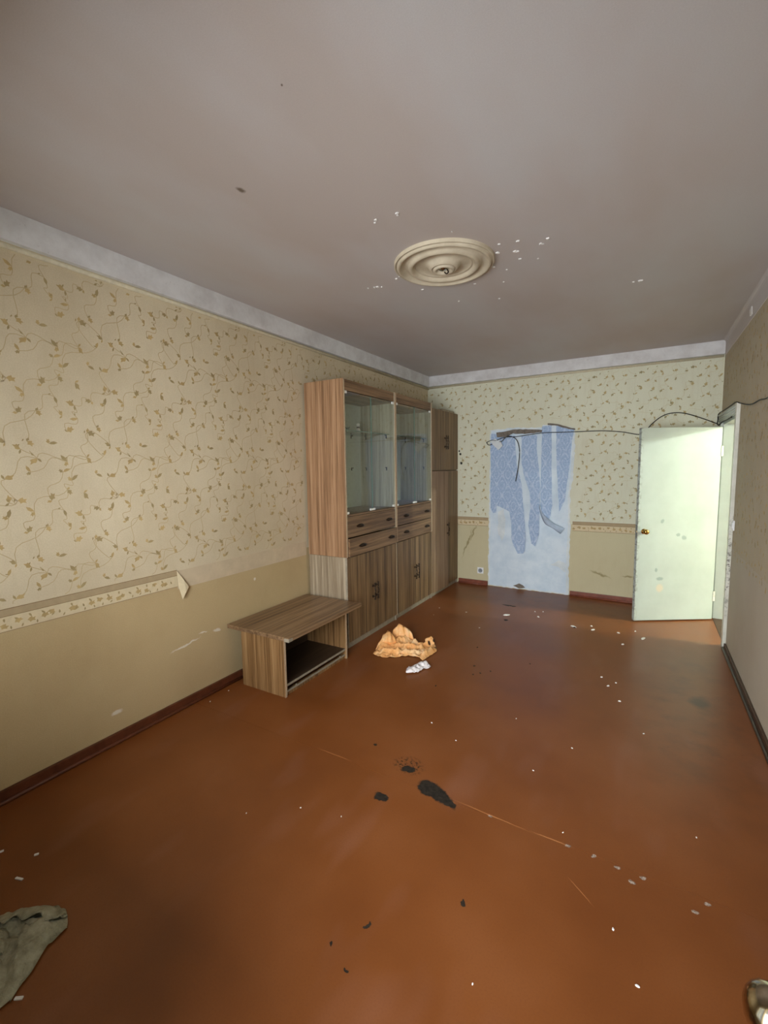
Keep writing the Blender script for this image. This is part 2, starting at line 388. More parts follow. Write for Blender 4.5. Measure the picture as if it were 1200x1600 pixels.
def add_lathe(bm, prof, seg, M4):
    rings = []
    for r, z in prof:
        rings.append([bm.verts.new(M4 @ Vector((r * math.cos(2 * math.pi * k / seg), r * math.sin(2 * math.pi * k / seg), z))) for k in range(seg)] if r > 1e-6 else [bm.verts.new(M4 @ Vector((0, 0, z)))])
    for i in range(len(rings) - 1):
        a, b = rings[i], rings[i + 1]
        for k in range(seg):
            q = [a[k % len(a)], a[(k + 1) % len(a)], b[(k + 1) % len(b)], b[k % len(b)]]
            q = list(dict.fromkeys(q))
            if len(q) > 2: bm.faces.new(q)

def lathe(name, prof, seg, M4, mat, parent=None, org=None):
    bm = bmesh.new(); add_lathe(bm, prof, seg, M4)
    return finish(name, bm, mat, parent, True, org=org)

def prism(name, poly, fn, t, mat, parent=None, org=None, wave=None):
    """extruded outline: poly in 2D, fn(u, v, d) -> world point at depth d (0 wall side .. t room side)"""
    bm = bmesh.new()
    w = wave or (lambda u, v: 0.0)
    a = [bm.verts.new(fn(u, v, w(u, v))) for u, v in poly]; b = [bm.verts.new(fn(u, v, t + w(u, v))) for u, v in poly]
    n = len(poly)
    for i, j, k in tessellate_polygon([[Vector((u, v, 0)) for u, v in poly]]):
        bm.faces.new((a[i], a[j], a[k])); bm.faces.new((b[i], b[j], b[k]))
    for i in range(n): bm.faces.new((a[i], a[(i + 1) % n], b[(i + 1) % n], b[i]))
    return finish(name, bm, mat, parent, org=org)

def ragged(poly, step, amp, seed):
    rnd = random.Random(seed); out = []
    for i, p in enumerate(poly):
        q = poly[(i + 1) % len(poly)]; d = math.hypot(q[0] - p[0], q[1] - p[1]); n = max(1, int(d / step))
        for k in range(n):
            t = k / n; j = amp if (k or True) else 0
            out.append((p[0] + (q[0] - p[0]) * t + rnd.uniform(-j, j), p[1] + (q[1] - p[1]) * t + rnd.uniform(-j, j)))
    return out

def thing(name, loc, label, cat, group=None):
    o = bpy.data.objects.new(name, None); C.objects.link(o); o.location = loc; o.empty_display_size = .05
    o['label'] = label; o['category'] = cat
    if group: o['group'] = group
    return o
def tag(o, label, cat, group=None):
    o['label'] = label; o['category'] = cat
    if group: o['group'] = group
    return o
def struct(o, label=None, cat=None):
    o['kind'] = 'structure'
    if label: o['label'] = label
    if cat: o['category'] = cat
    return o

# ------------------------------------------------------------------ the setting
floor = struct(boxes('floor', [(-.15, W + .02, -.45, L + .15, -.12, -.006)], m_floor), 'red-brown painted floor with burn marks', 'floor')
rnd = random.Random(3)
for d in [(0, W, YF - .3, 1.8885), (0, W, 1.8905, L)]:
    box('floor_sheet', (d[0], d[1], d[2], d[3], -.006, 0.0), m_floor, floor, bevel=.0006)

wall_left = struct(box('wall_left', (-.15, 0, YF - .3, L + .15, 0, H), m_wall_left, bevel=0), 'left wall with ivory leaf wallpaper over plain tan paper', 'wall')
wall_back = struct(box('wall_back', (0, W + .12, L, L + .15, 0, H), m_wall_back, bevel=0), 'far wall with pale leaf wallpaper and bare plaster patch', 'wall')
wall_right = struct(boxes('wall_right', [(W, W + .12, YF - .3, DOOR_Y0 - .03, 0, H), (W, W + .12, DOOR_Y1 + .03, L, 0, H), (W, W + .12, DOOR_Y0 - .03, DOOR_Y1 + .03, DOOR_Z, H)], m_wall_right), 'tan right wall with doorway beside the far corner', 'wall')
# wall behind the camera: window and balcony door openings
wall_front = struct(boxes('wall_front', [(0, .80, YF - .22, YF, 0, H), (.80, 1.98, YF - .22, YF, 0, .85), (1.98, 2.08, YF - .22, YF, 0, H), (.80, 1.98, YF - .22, YF, 2.25, H), (2.08, 2.80, YF - .22, YF, 2.2, H), (2.80, W, YF - .22, YF, 0, H)], m_wall_front), 'wall behind the camera with window and balcony door', 'wall')
# ceiling with the rounded plaster cove on the right wall
bm = bmesh.new(); add_box(bm, -.15, W + .12, YF - .3, L + .15, H, H + .15)
ceiling = struct(finish('ceiling', bm, m_ceiling), 'taupe painted ceiling with peeling spots', 'ceiling')
bm = bmesh.new(); prof = [(W - .028, H), (W - .018, H - .004), (W - .009, H - .012), (W - .005, H - .026), (W - .003, H - .06), (W - .003, 2.672), (W, 2.670), (W, H)]
ra = [bm.verts.new((x, YF, z)) for x, z in prof]; rb = [bm.verts.new((x, L - .036, z)) for x, z in prof]
for k in range(len(ra)): bm.faces.new((ra[k], ra[(k + 1) % len(ra)], rb[(k + 1) % len(ra)], rb[k]))
bm.faces.new(ra); bm.faces.new(rb)
finish('painted_band', bm, m_ceiling, ceiling)

# cornice boards with bead below
def cornice(name, runs, bead_runs, label):
    o = struct(boxes(name, runs, m_cornice, bevel=.004), label, 'cornice')
    bm = bmesh.new()
    for a, b in bead_runs: add_tube(bm, [Vector(a), Vector(b)], .012, 10)
    finish('bead_molding', bm, m_bead, o, True)
cornice('trim_1', [(0, .035, YF, L, 2.682, H)], [((.010, YF, 2.662), (.010, L, 2.662))], 'white plaster cornice along the left wall')
cornice('trim_2', [(.035, W - .004, L - .035, L, 2.688, H)], [((.02, L - .008, 2.672), (W - .01, L - .008, 2.672))], 'white plaster cornice along the far wall')

# skirting
def skirting(name, dims, mat, quarter, label):
    o = struct(box(name, dims, mat, bevel=.004), label, 'baseboard')
    bm = bmesh.new(); add_tube(bm, [Vector(quarter[0]), Vector(quarter[1])], .012, 10); finish('quarter_round', bm, mat, o, True)
skirting('baseboard_left', (0, .020, YF, 3.12, 0, .062), m_base, ((.022, YF, .008), (.022, 3.12, .008)), 'brown painted skirting along the left wall')
skirting('baseboard_back', (1.895, W, L - .020, L, 0, .060), m_base_back, ((1.895, L - .022, .008), (W, L - .022, .008)), 'red-brown skirting between plaster patch and door')
skirting('baseboard_corner', (.46, .868, L - .020, L, 0, .060), m_base_back, ((.46, L - .022, .008), (.868, L - .022, .008)), 'short red-brown skirting between wardrobe and plaster patch')
skirting('baseboard_right', (W - .016, W, YF, DOOR_Y0 - .09, 0, .050), m_base_dark, ((W - .02, YF, .008), (W - .02, DOOR_Y0 - .09, .008)), 'dark skirting along the right wall')

# printed vine pattern of the upper wallpaper
def leaf_shape(s, kind):
    if kind == 0: pts = [(0, 0), (.16, .20), (.45, .30), (.62, .16), (1.0, .06), (.72, -.10), (.66, -.30), (.40, -.24), (.18, -.10)]
    elif kind == 1: pts = [(0, 0), (.3, .20), (.62, .24), (1.0, .02), (.6, -.14), (.28, -.12)]
    else: pts = [(0, 0), (.25, .26), (.55, .40), (.6, .16), (.95, .20), (.8, -.06), (.92, -.28), (.55, -.22), (.30, -.36), (.2, -.12)]
    return [(x * s, y * s) for x, y in pts]
def vines(wall, fn, u0, u1, v0, v1, holes, seed, cell=.098, dens=1.0, mats=None):
    rnd = random.Random(seed); bm = bmesh.new()
    def ok(u, v, m=.03):
        if not (u0 + m < u < u1 - m and v0 + m < v < v1 - m): return False
        return not any(a - m < u < b + m and c - m < v < d + m for a, b, c, d in holes)
    layer = [0]
    def poly(pts, mi):
        layer[0] = (layer[0] + 1) % 7; e = .00012 * layer[0] if mi != 2 else -.0003
        if all(ok(u, v, .002) for u, v in pts):
            f = bm.faces.new([bm.verts.new(fn(u, v, e)) for u, v in pts]); f.material_index = mi
    nu = int((u1 - u0) / cell) + 1; nv = int((v1 - v0) / cell) + 1
    TU, TV = 5, 6                                     # the print repeats
    tile = {(i, j): (rnd.uniform(-.36, .36), rnd.uniform(-.36, .36), rnd.uniform(0, 6.28), rnd.randrange(3), rnd.uniform(.032, .046), rnd.random(), rnd.random(), rnd.uniform(-.05, .05)) for i in range(TU) for j in range(TV)}
    def node(i, j):
        t = tile[(i % TU, j % TV)]; off = .5 if j % 2 else 0
        return u0 + (i + off + t[0]) * cell, v0 + (j + t[1] + .5) * cell, t
    for i in range(-1, nu + 1):
        for j in range(-1, nv + 1):
            u, v, t = node(i, j); a = t[2]; s = t[4]
            def put(sh, ou, ov, ang, mi):
                c, n = math.cos(ang), math.sin(ang); poly([(ou + x * c - y * n, ov + x * n + y * c) for x, y in sh], mi)
            put(leaf_shape(s, t[3]), u, v, a, 0 if t[5] < .6 else 1)
            if t[6] < .75: put(leaf_shape(s * .62, (t[3] + 1) % 3), u, v, a + 1.9 + t[0], 1 if t[5] < .5 else 0)
            if t[6] > .45: put(leaf_shape(s * .42, 1), u - .012, v + .012, a - 1.6, 1)
            if t[5] < .78 * dens:                                 # curved stem to a neighbour
                u2, v2, _ = node(i + 1, j + (1 if t[6] < .5 else 0)) if t[6] < .7 else node(i, j + 1)
                mx, my = (u + u2) / 2 - (v2 - v) * .28, (v + v2) / 2 + (u2 - u) * .28
                prev = None
                for k in range(8):
                    q = k / 7; w_ = .016 * math.sin(2 * math.pi * q) * (1 if t[5] < .4 else -1); x = (1 - q) ** 2 * u + 2 * q * (1 - q) * mx + q * q * u2 + w_; y = (1 - q) ** 2 * v + 2 * q * (1 - q) * my + q * q * v2 - w_
                    if prev:
                        dx, dy = x - prev[0], y - prev[1]; ln = math.hypot(dx, dy) or 1; px, py = -dy / ln * .0020, dx / ln * .0020
                        poly([(prev[0] + px, prev[1] + py), (prev[0] - px, prev[1] - py), (x - px, y - py), (x + px, y + py)], 2)
                    prev = (x, y)
    o = finish('leaf_print', bm, mats or m_leaf + [m_stem], wall); o['kind'] = 'stuff'
    return o
vines(wall_left, lambda u, v, e: (.0007 + e, u, v), YF, L, .945, 2.655, [(3.13, 5.8, 0, 2.3)], 11)
vines(wall_back, lambda u, v, e: (u, L - .0007 - e, v), 0, W, .925, 2.66, [(.86, 1.92, 0, 2.12), (0, .45, 0, 2.3)], 12, cell=.094, mats=m_leaf_dark + [m_stem_pale])
vines(wall_right, lambda u, v, e: (W - .0007 - e, u, v), YF, L, .80, 2.66, [(4.66, 5.8, 0, 2.10)], 13)

# wallpaper borders
def border_motif(o, fn, u0, u1, zc, h, seed):
    rnd = random.Random(seed); bm = bmesh.new(); u = u0 + .03; lay = 0
    while u < u1 - .03:
        a = rnd.uniform(-.6, .6) + (math.pi if rnd.random() < .5 else 0)
        for sh, ou, ov, an, mi in ((leaf_shape(h * .62, 2), 0, rnd.uniform(-.1, .1) * h, a, 0), (leaf_shape(h * .4, 1), .02, h * .16, a + 2, 1), (leaf_shape(h * .32, 1), -.018, -h * .2, a - 2, 1)):
            c, n = math.cos(an), math.sin(an); lay = (lay + 1) % 7
            f = bm.faces.new([bm.verts.new(fn(u + ou + x * c - y * n, zc + ov + max(-h * .3, min(h * .3, x * n + y * c)), lay * .00012)) for x, y in sh]); f.material_index = mi
        u += rnd.uniform(.045, .065)
    p = finish('border_print', bm, m_leaf, o); p['kind'] = 'stuff'
bl = struct(box('trim_3', (0, .0022, YF, 1.825, .832, .945), m_border_cream, bevel=0), 'cream leaf-printed paper border along the left wall', 'wallpaper border')
boxes('plain_stripe', [(.0022, .0032, YF, 1.823, .906, .945)], m_border_plain, bl)
boxes('printed_line', [(.0032, .0036, YF, 1.823, .9415, .945), (.0032, .0036, YF, 1.823, .906, .909), (.0022, .0028, YF, 1.823, .832, .8345)], m_line, bl)
border_motif(bl, lambda u, v, e: (.0026 + e, u, v), YF, 1.82, .869, .062, 5)
# torn corner folded over, plain side out
bm = bmesh.new()
q = [(.004, 1.822, .940), (.016, 1.860, .876), (.021, 1.893, .818), (.026, 1.868, .790), (.022, 1.842, .744), (.008, 1.826, .832)]
va = [bm.verts.new(p) for p in q]; vb = [bm.verts.new((x + .0012, y, z)) for x, y, z in q]
bm.faces.new(va); bm.faces.new(vb)
for i in range(6): bm.faces.new((va[i], va[(i + 1) % 6], vb[(i + 1) % 6], vb[i]))
finish('torn_flap', bm, m_border_cream, bl)['label'] = 'torn corner of the border folded outwards'
bb = struct(box('trim_4', (0, .0014, 1.826, 3.135, .815, .938), m_border_back, bevel=0), 'pale bare strip where the paper border was torn off', 'wallpaper border')
for i, (x0, x1) in enumerate([(.44, .868), (1.905, 3.2)]):
    bo = struct(box('trim_%d' % (5 + i), (x0, x1, L - .0022, L, .80, .915), m_border_cream, bevel=0), ('short leaf-printed border between wardrobe and plaster patch', 'leaf-printed border between plaster patch and open door')[i], 'wallpaper border')
    boxes('plain_stripe', [(x0, x1, L - .0032, L - .0022, .878, .915)], m_border_plain, bo)
    boxes('printed_line', [(x0, x1, L - .0036, L - .0032, .911, .915), (x0, x1, L - .0036, L - .0032, .876, .880), (x0, x1, L - .003, L - .0022, .80, .804)], m_line, bo)
    border_motif(bo, lambda u, v, e: (u, L - .0028 - e, v), x0, x1, .840, .062, 21 + i)

# ------------------------------------------------------------------ bare plaster patch with torn blue paper
def back(u, v, d): return (u, L - d, v)
pl = [(.886, 2.059), (.98, 2.061), (1.208, 2.071), (1.528, 2.054), (1.535, 2.089), (1.708, 2.079), (1.904, 2.026), (1.909, 1.821), (1.899, 1.452), (1.870, 1.25), (1.881, .814), (1.874, .369), (1.880, .004), (.872, .004), (.872, .433), (.876, .916), (.884, 1.548)]
patch = struct(prism('wall_patch', ragged(pl, .03, .007, 4), back, .003, m_plaster_edge, wave=lambda u, v: .0006), 'tall bare white plaster patch on the far wall', 'plaster patch')
pin = [(.905, 2.04), (1.52, 2.03), (1.55, 2.07), (1.70, 2.06), (1.880, 2.01), (1.872, 1.5), (1.845, 1.25), (1.852, .8), (1.845, .36), (1.850, .02), (.892, .02), (.896, .9), (.905, 1.5)]
prism('plaster_skim', ragged(pin, .05, .004, 6), back, .003, m_plaster, patch, wave=lambda u, v: .0034)
prism('plaster_chip', ragged([(1.20, .035), (1.28, .075), (1.33, .06), (1.36, .03), (1.28, .012)], .03, .004, 2), back, .002, m_lintel, patch, wave=lambda u, v: .0062)
prism('plaster_smear', ragged([(1.0, 1.0), (1.08, 1.03), (1.10, .80), (1.06, .62), (1.0, .70)], .05, .01, 9), back, .001, m_plaster_edge, patch, wave=lambda u, v: .0060)
prism('plaster_smear', ragged([(1.66, .36), (1.75, .42), (1.84, .40), (1.845, .27), (1.75, .34)], .05, .008, 10), back, .001, m_plaster_edge, patch, wave=lambda u, v: .0060)

A = [(.902, 2.012), (1.202, 1.967), (1.212, 1.802), (1.238, 1.575), (1.294, 1.362), (1.32, 1.089), (1.347, .845), (1.357, .66), (1.352, .505), (1.33, .48), (1.27, .475), (1.207, .572), (1.179, .68), (1.18, .852), (1.147, 1.006), (1.053, 1.057), (.982, 1.079), (.975, .992), (.936, .982), (.903, 1.044), (.893, 1.234), (.898, 1.548), (.888, 1.859)]
B = [(1.285, 1.96), (1.473, 1.97), (1.469, 1.793), (1.502, 1.571), (1.521, 1.319), (1.523, 1.095), (1.522, .733), (1.484, .585), (1.432, .619), (1.391, .847), (1.409, 1.092), (1.399, 1.258), (1.337, 1.423), (1.29, 1.619)]
Cc = [(1.531, 2.068), (1.64, 2.076), (1.644, 1.86), (1.653, 1.453), (1.668, 1.099), (1.649, .965), (1.615, .90), (1.534, 1.05), (1.527, 1.245), (1.528, 1.453), (1.530, 1.835)]
D = [(1.695, 2.066), (1.894, 2.012), (1.869, 1.823), (1.856, 1.567), (1.828, 1.337), (1.811, 1.162), (1.753, 1.028), (1.734, 1.248), (1.714, 1.54), (1.701, 1.786)]
def lift(z0, amt):
    def f(u, v):
        t = max(0.0, min(1.0, (1.5 - v) / (1.5 - z0))); return .008 + amt * t * t + .0015 * math.sin(u * 40 + v * 13)
    return f
for poly, z0, am, lab in ((A, .47, .030, 'widest torn strip of blue damask wallpaper on the plaster patch'), (B, .58, .034, 'narrow blue wallpaper strip hanging beside the widest one'),
                          (Cc, .9, .014, 'blue wallpaper strip above the curled scrap'), (D, 1.02, .016, 'rightmost torn strip of blue damask wallpaper')):
    prism('wallpaper_strip', ragged(poly, .04, .003, int(z0 * 100)), back, .001, m_blue, patch, wave=lift(z0, am))['label'] = lab
# curled hanging scrap
bm = bmesh.new(); cl = catmull([(1.520, L - .020, 1.10), (1.556, L - .035, .985), (1.62, L - .055, .905), (1.70, L - .060, .855), (1.80, L - .050, .797)], 5)
wd = [.012, .030, .036, .030, .044]; prevr = None
for i, p in enumerate(cl):
    t = i / (len(cl) - 1) * 4; k = min(int(t), 3); w = wd[k] + (wd[k + 1] - wd[k]) * (t - k)
    tw = 1.1 * math.sin(i * .33)
    d = Vector((.55 * math.cos(tw), -.7 * math.sin(tw) * .6, .8)).normalized()
    r = [bm.verts.new(p + d * w * s + Vector((0, -.012 * (1 - s * s), 0))) for s in (-1, -.5, 0, .5, 1)]
    if prevr:
        for j in range(4): bm.faces.new((prevr[j], prevr[j + 1], r[j + 1], r[j]))
    prevr = r
o = finish('wallpaper_scrap', bm, m_blue_back, patch, True); md_ = o.modifiers.new('thickness', 'SOLIDIFY'); md_.thickness = .0012
o['label'] = 'twisted scrap of torn wallpaper hanging loose on the plaster patch'
# exposed grey board edge and torn rim at the top
prism('lintel_board', ragged([(.973, 2.016), (1.179, 2.043), (1.209, 2.049), (1.536, 2.025), (1.522, 1.996), (1.328, 1.984), (1.179, 2.000), (1.119, 1.964), (.981, 1.958)], .03, .004, 8), back, .030, m_lintel, patch, wave=lambda u, v: .001)['label'] = 'torn grey board along the top of the plaster patch'
prism('torn_paper_rim', ragged([(1.598, 2.100), (1.708, 2.086), (1.804, 2.052), (1.906, 2.020), (1.907, 2.002), (1.804, 2.030), (1.709, 2.064), (1.598, 2.082)], .03, .003, 9), back, .026, m_lintel, patch, wave=lambda u, v: .001)['label'] = 'curled dark torn edge above the rightmost blue strip'
t = thing('paper_tag', (.96, L - .03, 1.80), 'small bent white card hanging from the cable at the patch corner', 'card')
prism('card', [(.963, 1.91), (1.02, 1.927), (1.06, 1.852), (1.006, 1.796), (.927, 1.873)], lambda u, v, d: (u, L - .040 - d - (1.06 - u) * .12, v), .0015, m_card, t)
prism('folded_flap', [(.887, 1.913), (.973, 1.947), (.989, 1.901), (.927, 1.873)], lambda u, v, d: (u, L - .034 - d - (u - .88) * .10, v), .0015, m_card, t)

# ------------------------------------------------------------------ door
DW, DH = .80, 1.945
hx, hy = 3.285, 5.515; fx, fy = 2.600, 5.100
ang = math.atan2(hy - fy, hx - fx)
d1 = struct(bpy.data.objects.new('door_1', None), 'white painted flush door standing open with brass knob', 'door'); C.objects.link(d1)
d1.location = (fx, fy, 0); d1.rotation_euler = (0, 0, ang)
def dpart(name, bm, mat, smooth=False, parent=None):
    o = finish(name, bm, mat, None, smooth); o.parent = parent or d1; return o
bm = bmesh.new(); add_box(bm, 0, DW, 0, .040, .012, DH, .003); leaf = dpart('door_leaf', bm, m_door)
bm = bmesh.new(); add_box(bm, DW - .004, DW + .018, -.004, .004, 1.66, 1.76); dpart('hinge', bm, m_frame)
bm = bmesh.new(); add_box(bm, DW - .004, DW + .018, -.004, .004, .20, .30); dpart('hinge', bm, m_frame)
RX = Matrix.Rotation(math.radians(90), 4, 'X')
knob_prof = [(.0, .064), (.012, .063), (.021, .058), (.0265, .048), (.027, .040), (.022, .031), (.013, .025), (.011, .014), (.012, .006), (.026, .004), (.027, 0), (0, 0)]
bm = bmesh.new(); add_lathe(bm, knob_prof, 24, Matrix.Translation((.062, 0, .925)) @ RX); dpart('door_knob', bm, m_brass, True)
bm = bmesh.new(); add_lathe(bm, knob_prof, 24, Matrix.Translation((.062, .040, .925)) @ Matrix.Rotation(math.radians(-90), 4, 'X')); dpart('door_knob', bm, m_brass, True)
bm = bmesh.new(); add_box(bm, -.0015, .001, .008, .032, .86, .99); add_box(bm, -.008, .0, .014, .026, .915, .935); dpart('latch_plate', bm, m_nickel)
# frame
fr = struct(bpy.data.objects.new('door_frame', None), 'white painted chipped door frame in the right wall', 'door frame'); C.objects.link(fr)
box('jamb', (W - .004, W + .125, DOOR_Y0 - .035, DOOR_Y0, 0, DOOR_Z), m_frame, fr, .003)
box('jamb', (W - .004, W + .125, DOOR_Y1, DOOR_Y1 + .035, 0, DOOR_Z), m_frame_clean, fr, .003)
box('head_jamb', (W - .004, W + .125, DOOR_Y0 - .035, DOOR_Y1 + .035, DOOR_Z - .03, DOOR_Z + .005), m_frame_clean, fr, .003)
box('casing', (W - .026, W, DOOR_Y0 - .085, DOOR_Y0 - .012, 0, 2.085), m_frame, fr, .004)
box('casing', (W - .026, W, DOOR_Y1 + .012, DOOR_Y1 + .085, 0, 2.0), m_frame_clean, fr, .004)
box('head_casing', (W - .022, W, DOOR_Y0 - .012, L - .004, 2.0, 2.085), m_frame_clean, fr, .004)
bm = bmesh.new()
for z in (2.018, 2.040, 2.062): add_tube(bm, [Vector((W - .022, DOOR_Y0 - .01, z)), Vector((W - .022, L - .006, z))], .006, 8)
finish('casing_reeding', bm, m_frame_clean, fr, True)
box('threshold', (W - .002, W + .125, DOOR_Y0, DOOR_Y1, -.006, .004), m_base_dark, fr, .001)
# hallway beyond the doorway
X0, X1, YA, YB = W + .12, 6.9, 4.0, 6.4
m_hall = plain('pale_hallway_paint', lin(222, 220, 204), .7, var=.05, scale=4)
struct(box('floor_hallway', (W + .02, X1, YA, YB, -.12, -.001), m_floor, bevel=0), 'hallway floor beyond the doorway', 'floor')
struct(boxes('wall_hallway', [(X0, X1, YA - .1, YA, 0, 2.8), (X0 + .03, X1, YB, YB + .1, 0, 2.8), (X1, X1 + .1, YA - .1, YB + .1, 0, 2.8), (X0, X0 + .03, L + .15, YB, 0, 2.8)], m_hall), 'pale hallway walls beyond the doorway', 'wall')
struct(box('ceiling_hallway', (X0, X1 + .1, YA - .1, YB + .1, 2.8, 2.9), m_hall, bevel=0), 'hallway ceiling beyond the doorway', 'ceiling')

# light switch and wall socket
t = thing('light_switch', (W, 4.66, 1.04), 'white light switch on the right wall beside the door frame', 'switch')
box('switch_plate', (W - .010, W, 4.625, 4.685, 1.035, 1.118), m_socket, t, .004); box('rocker', (W - .016, W - .010, 4.640, 4.670, 1.052, 1.100), m_socket, t, .002)
t = thing('power_socket', (.767, L, .15), 'white power socket low on the far wall by the wardrobe', 'socket')
box('socket_plate', (.725, .809, L - .012, L, .153, .237), m_socket, t, .006)
lathe('socket_face', [(.028, .0), (.028, .006), (.025, .007), (.022, .001), (0, .001)], 24, Matrix.Translation((.767, L - .012, .195)) @ RX, m_socket_dark, t)
for dx in (-.009, .009): lathe('socket_hole', [(.003, .0), (.003, .0022), (0, .0022)], 10, Matrix.Translation((.767 + dx, L - .012, .195)) @ RX, m_black, t)

# ------------------------------------------------------------------ cables
yb = L - .025
main = [(.842, yb, 1.905), (.868, yb - .008, 1.868), (.92, yb - .01, 1.875), (1.00, yb - .01, 1.93), (1.10, yb - .012, 1.955), (1.22, yb, 1.957), (1.40, yb, 1.975), (1.558, yb, 1.988), (1.75, yb, 1.985), (1.92, yb, 1.982), (2.192, yb, 1.979), (2.40, yb, 1.955), (2.577, yb, 1.917), (2.63, yb - .005, 1.955), (2.682, yb - .01, 2.023), (2.75, yb - .01, 2.085), (2.809, yb - .01, 2.117), (2.87, yb - .01, 2.130), (2.935, yb - .01, 2.128), (3.0, yb - .01, 2.112), (3.066, yb - .01, 2.086), (3.17, yb - .005, 2.04), (3.262, yb, 1.995), (3.268, L - .02, 2.03), (3.270, L - .03, 2.092), (3.272, 5.4, 2.093), (3.272, 5.0, 2.092), (3.272, 4.74, 2.092), (3.288, 4.66, 2.075), (3.290, 4.40, 2.035), (3.291, 4.167, 2.012), (3.291, 3.9, 2.010), (3.291, 3.666, 1.996), (3.291, 3.2, 2.02), (3.291, 2.5, 2.0), (3.291, 1.5, 2.03), (3.291, 0.5, 2.0)]
tag(tube('cable', main[:23], .0045, m_cable, k=5, org=(.842, yb, 1.9)), 'thin black cable strung across the far wall above the door', 'cable')
tag(tube('cable', main[22:], .0045, m_cable, k=5, org=(3.27, yb, 2.0)), 'thin black cable running along the right wall over the door frame', 'cable')
tag(tube('wire', [(1.10, yb - .012, 1.955), (1.16, yb - .015, 1.962), (1.236, yb - .02, 1.911), (1.27, yb - .02, 1.774), (1.257, yb - .02, 1.575), (1.228, yb - .02, 1.398)], .0045, m_cable, org=(1.1, yb, 1.4)), 'short black wire end hanging over the blue wallpaper', 'wire')
tag(tube('wire', [(.842, yb - .004, 1.90), (.93, yb - .014, 1.925), (1.03, yb - .018, 1.90), (1.08, yb - .016, 1.94), (1.13, yb - .010, 1.985)], .005, m_cable_grey, org=(.84, yb, 1.9)), 'grey looped wire holding the white card', 'wire')
tag(tube('wire', [(3.262, yb - .01, 1.995), (3.27, 5.70, 1.975), (3.276, 5.5, 1.992), (3.276, 5.2, 1.985), (3.276, 4.95, 1.99)], .006, m_cable, org=(3.26, yb, 1.98)), 'black wire lying along the top of the doorway', 'wire')

# ------------------------------------------------------------------ ceiling rosette
rp = [(.300, 0), (.300, .016), (.296, .020), (.291, .020), (.288, .014), (.285, .014), (.283, .024), (.278, .030), (.271, .032), (.264, .029), (.258, .020), (.246, .011), (.236, .008), (.226, .010), (.219, .018), (.216, .018), (.213, .028), (.203, .036), (.192, .036), (.182, .028), (.179, .018), (.172, .014), (.168, .018), (.163, .014), (.150, .009), (.115, .009), (.102, .014), (.090, .028), (.079, .040), (.072, .041), (.069, .032), (.066, .032), (.063, .046), (.054, .050), (.045, .046), (.038, .030), (.036, .0)]
MC = Matrix.Translation((1.55, 2.655, H)) @ Matrix.Rotation(math.pi, 4, 'X')
ro = thing('ceiling_rosette', (1.55, 2.655, H), 'round cream plaster rosette with concentric rings on the ceiling', 'ceiling rosette')
lathe('plaster_ring', rp, 96, MC, m_rosette, ro)
lathe('dark_recess', [(.036, .010), (0, .010)], 32, MC, m_black, ro)
lathe('chrome_cup', [(.030, .010), (.031, .022), (.027, .034), (.017, .041), (.006, .043), (.0, .043)], 32, MC @ Matrix.Translation((-.008, -.003, 0)) , m_chrome, ro)
bm = bmesh.new(); add_tube(bm, catmull([(1.566, 2.668, H - .035), (1.575, 2.665, H - .055), (1.567, 2.655, H - .066), (1.556, 2.652, H - .056)], 6), .004, 8); finish('hook', bm, m_bronze, ro, True)
# peeling paint flakes
rnd = random.Random(8)
fl = [(1.026, 2.751, .030), (1.005, 2.745, .018), (.959, 2.735, .014), (1.05, 2.765, .014), (1.265, 2.956, .012), (1.729, 2.335, .010), (1.868, 2.696, .030), (1.828, 2.707, .012), (1.958, 2.733, .024), (1.97, 2.74, .018), (1.956, 2.845, .014), (1.785, 2.848, .018), (1.79, 2.87, .015), (1.80, 2.82, .012), (1.608, 3.056, .012), (1.672, 3.412, .014), (2.146, 2.68, .020), (2.102, 2.718, .016), (2.11, 2.73, .012), (1.448, 2.031, .016), (1.43, 2.05, .010), (1.569, 2.033, .016), (1.56, 2.05, .010), (2.57, 3.603, .028), (2.53, 3.60, .014), (1.782, 3.13, .010), (1.85, 2.95, .012), (1.9, 2.6, .014), (1.78, 2.5, .010), (1.2, 2.70, .012), (1.23, 2.68, .010), (2.0, 2.62, .012), (2.05, 2.9, .010), (1.40, 3.3, .010)]
bm = bmesh.new()
for x, y, s in fl:
    s *= .62; n = rnd.randint(4, 6); a0 = rnd.random() * 6; sx = rnd.uniform(.6, 1.6)
    base = [(x + s * rnd.uniform(.6, 1.1) * sx * math.cos(a0 + 6.283 * k / n), y + s * rnd.uniform(.5, 1.0) * math.sin(a0 + 6.283 * k / n)) for k in range(n)]
    tx, ty = rnd.uniform(-.35, .35), rnd.uniform(-.35, .35)
    va = [bm.verts.new((px, py, H - .003 - abs((px - x) * tx + (py - y) * ty) - s * .06)) for px, py in base]; vb = [bm.verts.new((px, py, H - .0005)) for px, py in base]
    bm.faces.new(va); bm.faces.new(vb)
    for k in range(n): bm.faces.new((va[k], va[(k + 1) % n], vb[(k + 1) % n], vb[k]))
o = finish('paint_flakes', bm, m_flake, ceiling); o['kind'] = 'stuff'
# flaked spot on the cove
prism('cove_flake', ragged([(4.42, 2.70), (4.50, 2.71), (4.52, 2.76), (4.44, 2.77)], .02, .006, 3), lambda u, v, d: (W - .003 - d, u, v), .004, m_flake, ceiling)

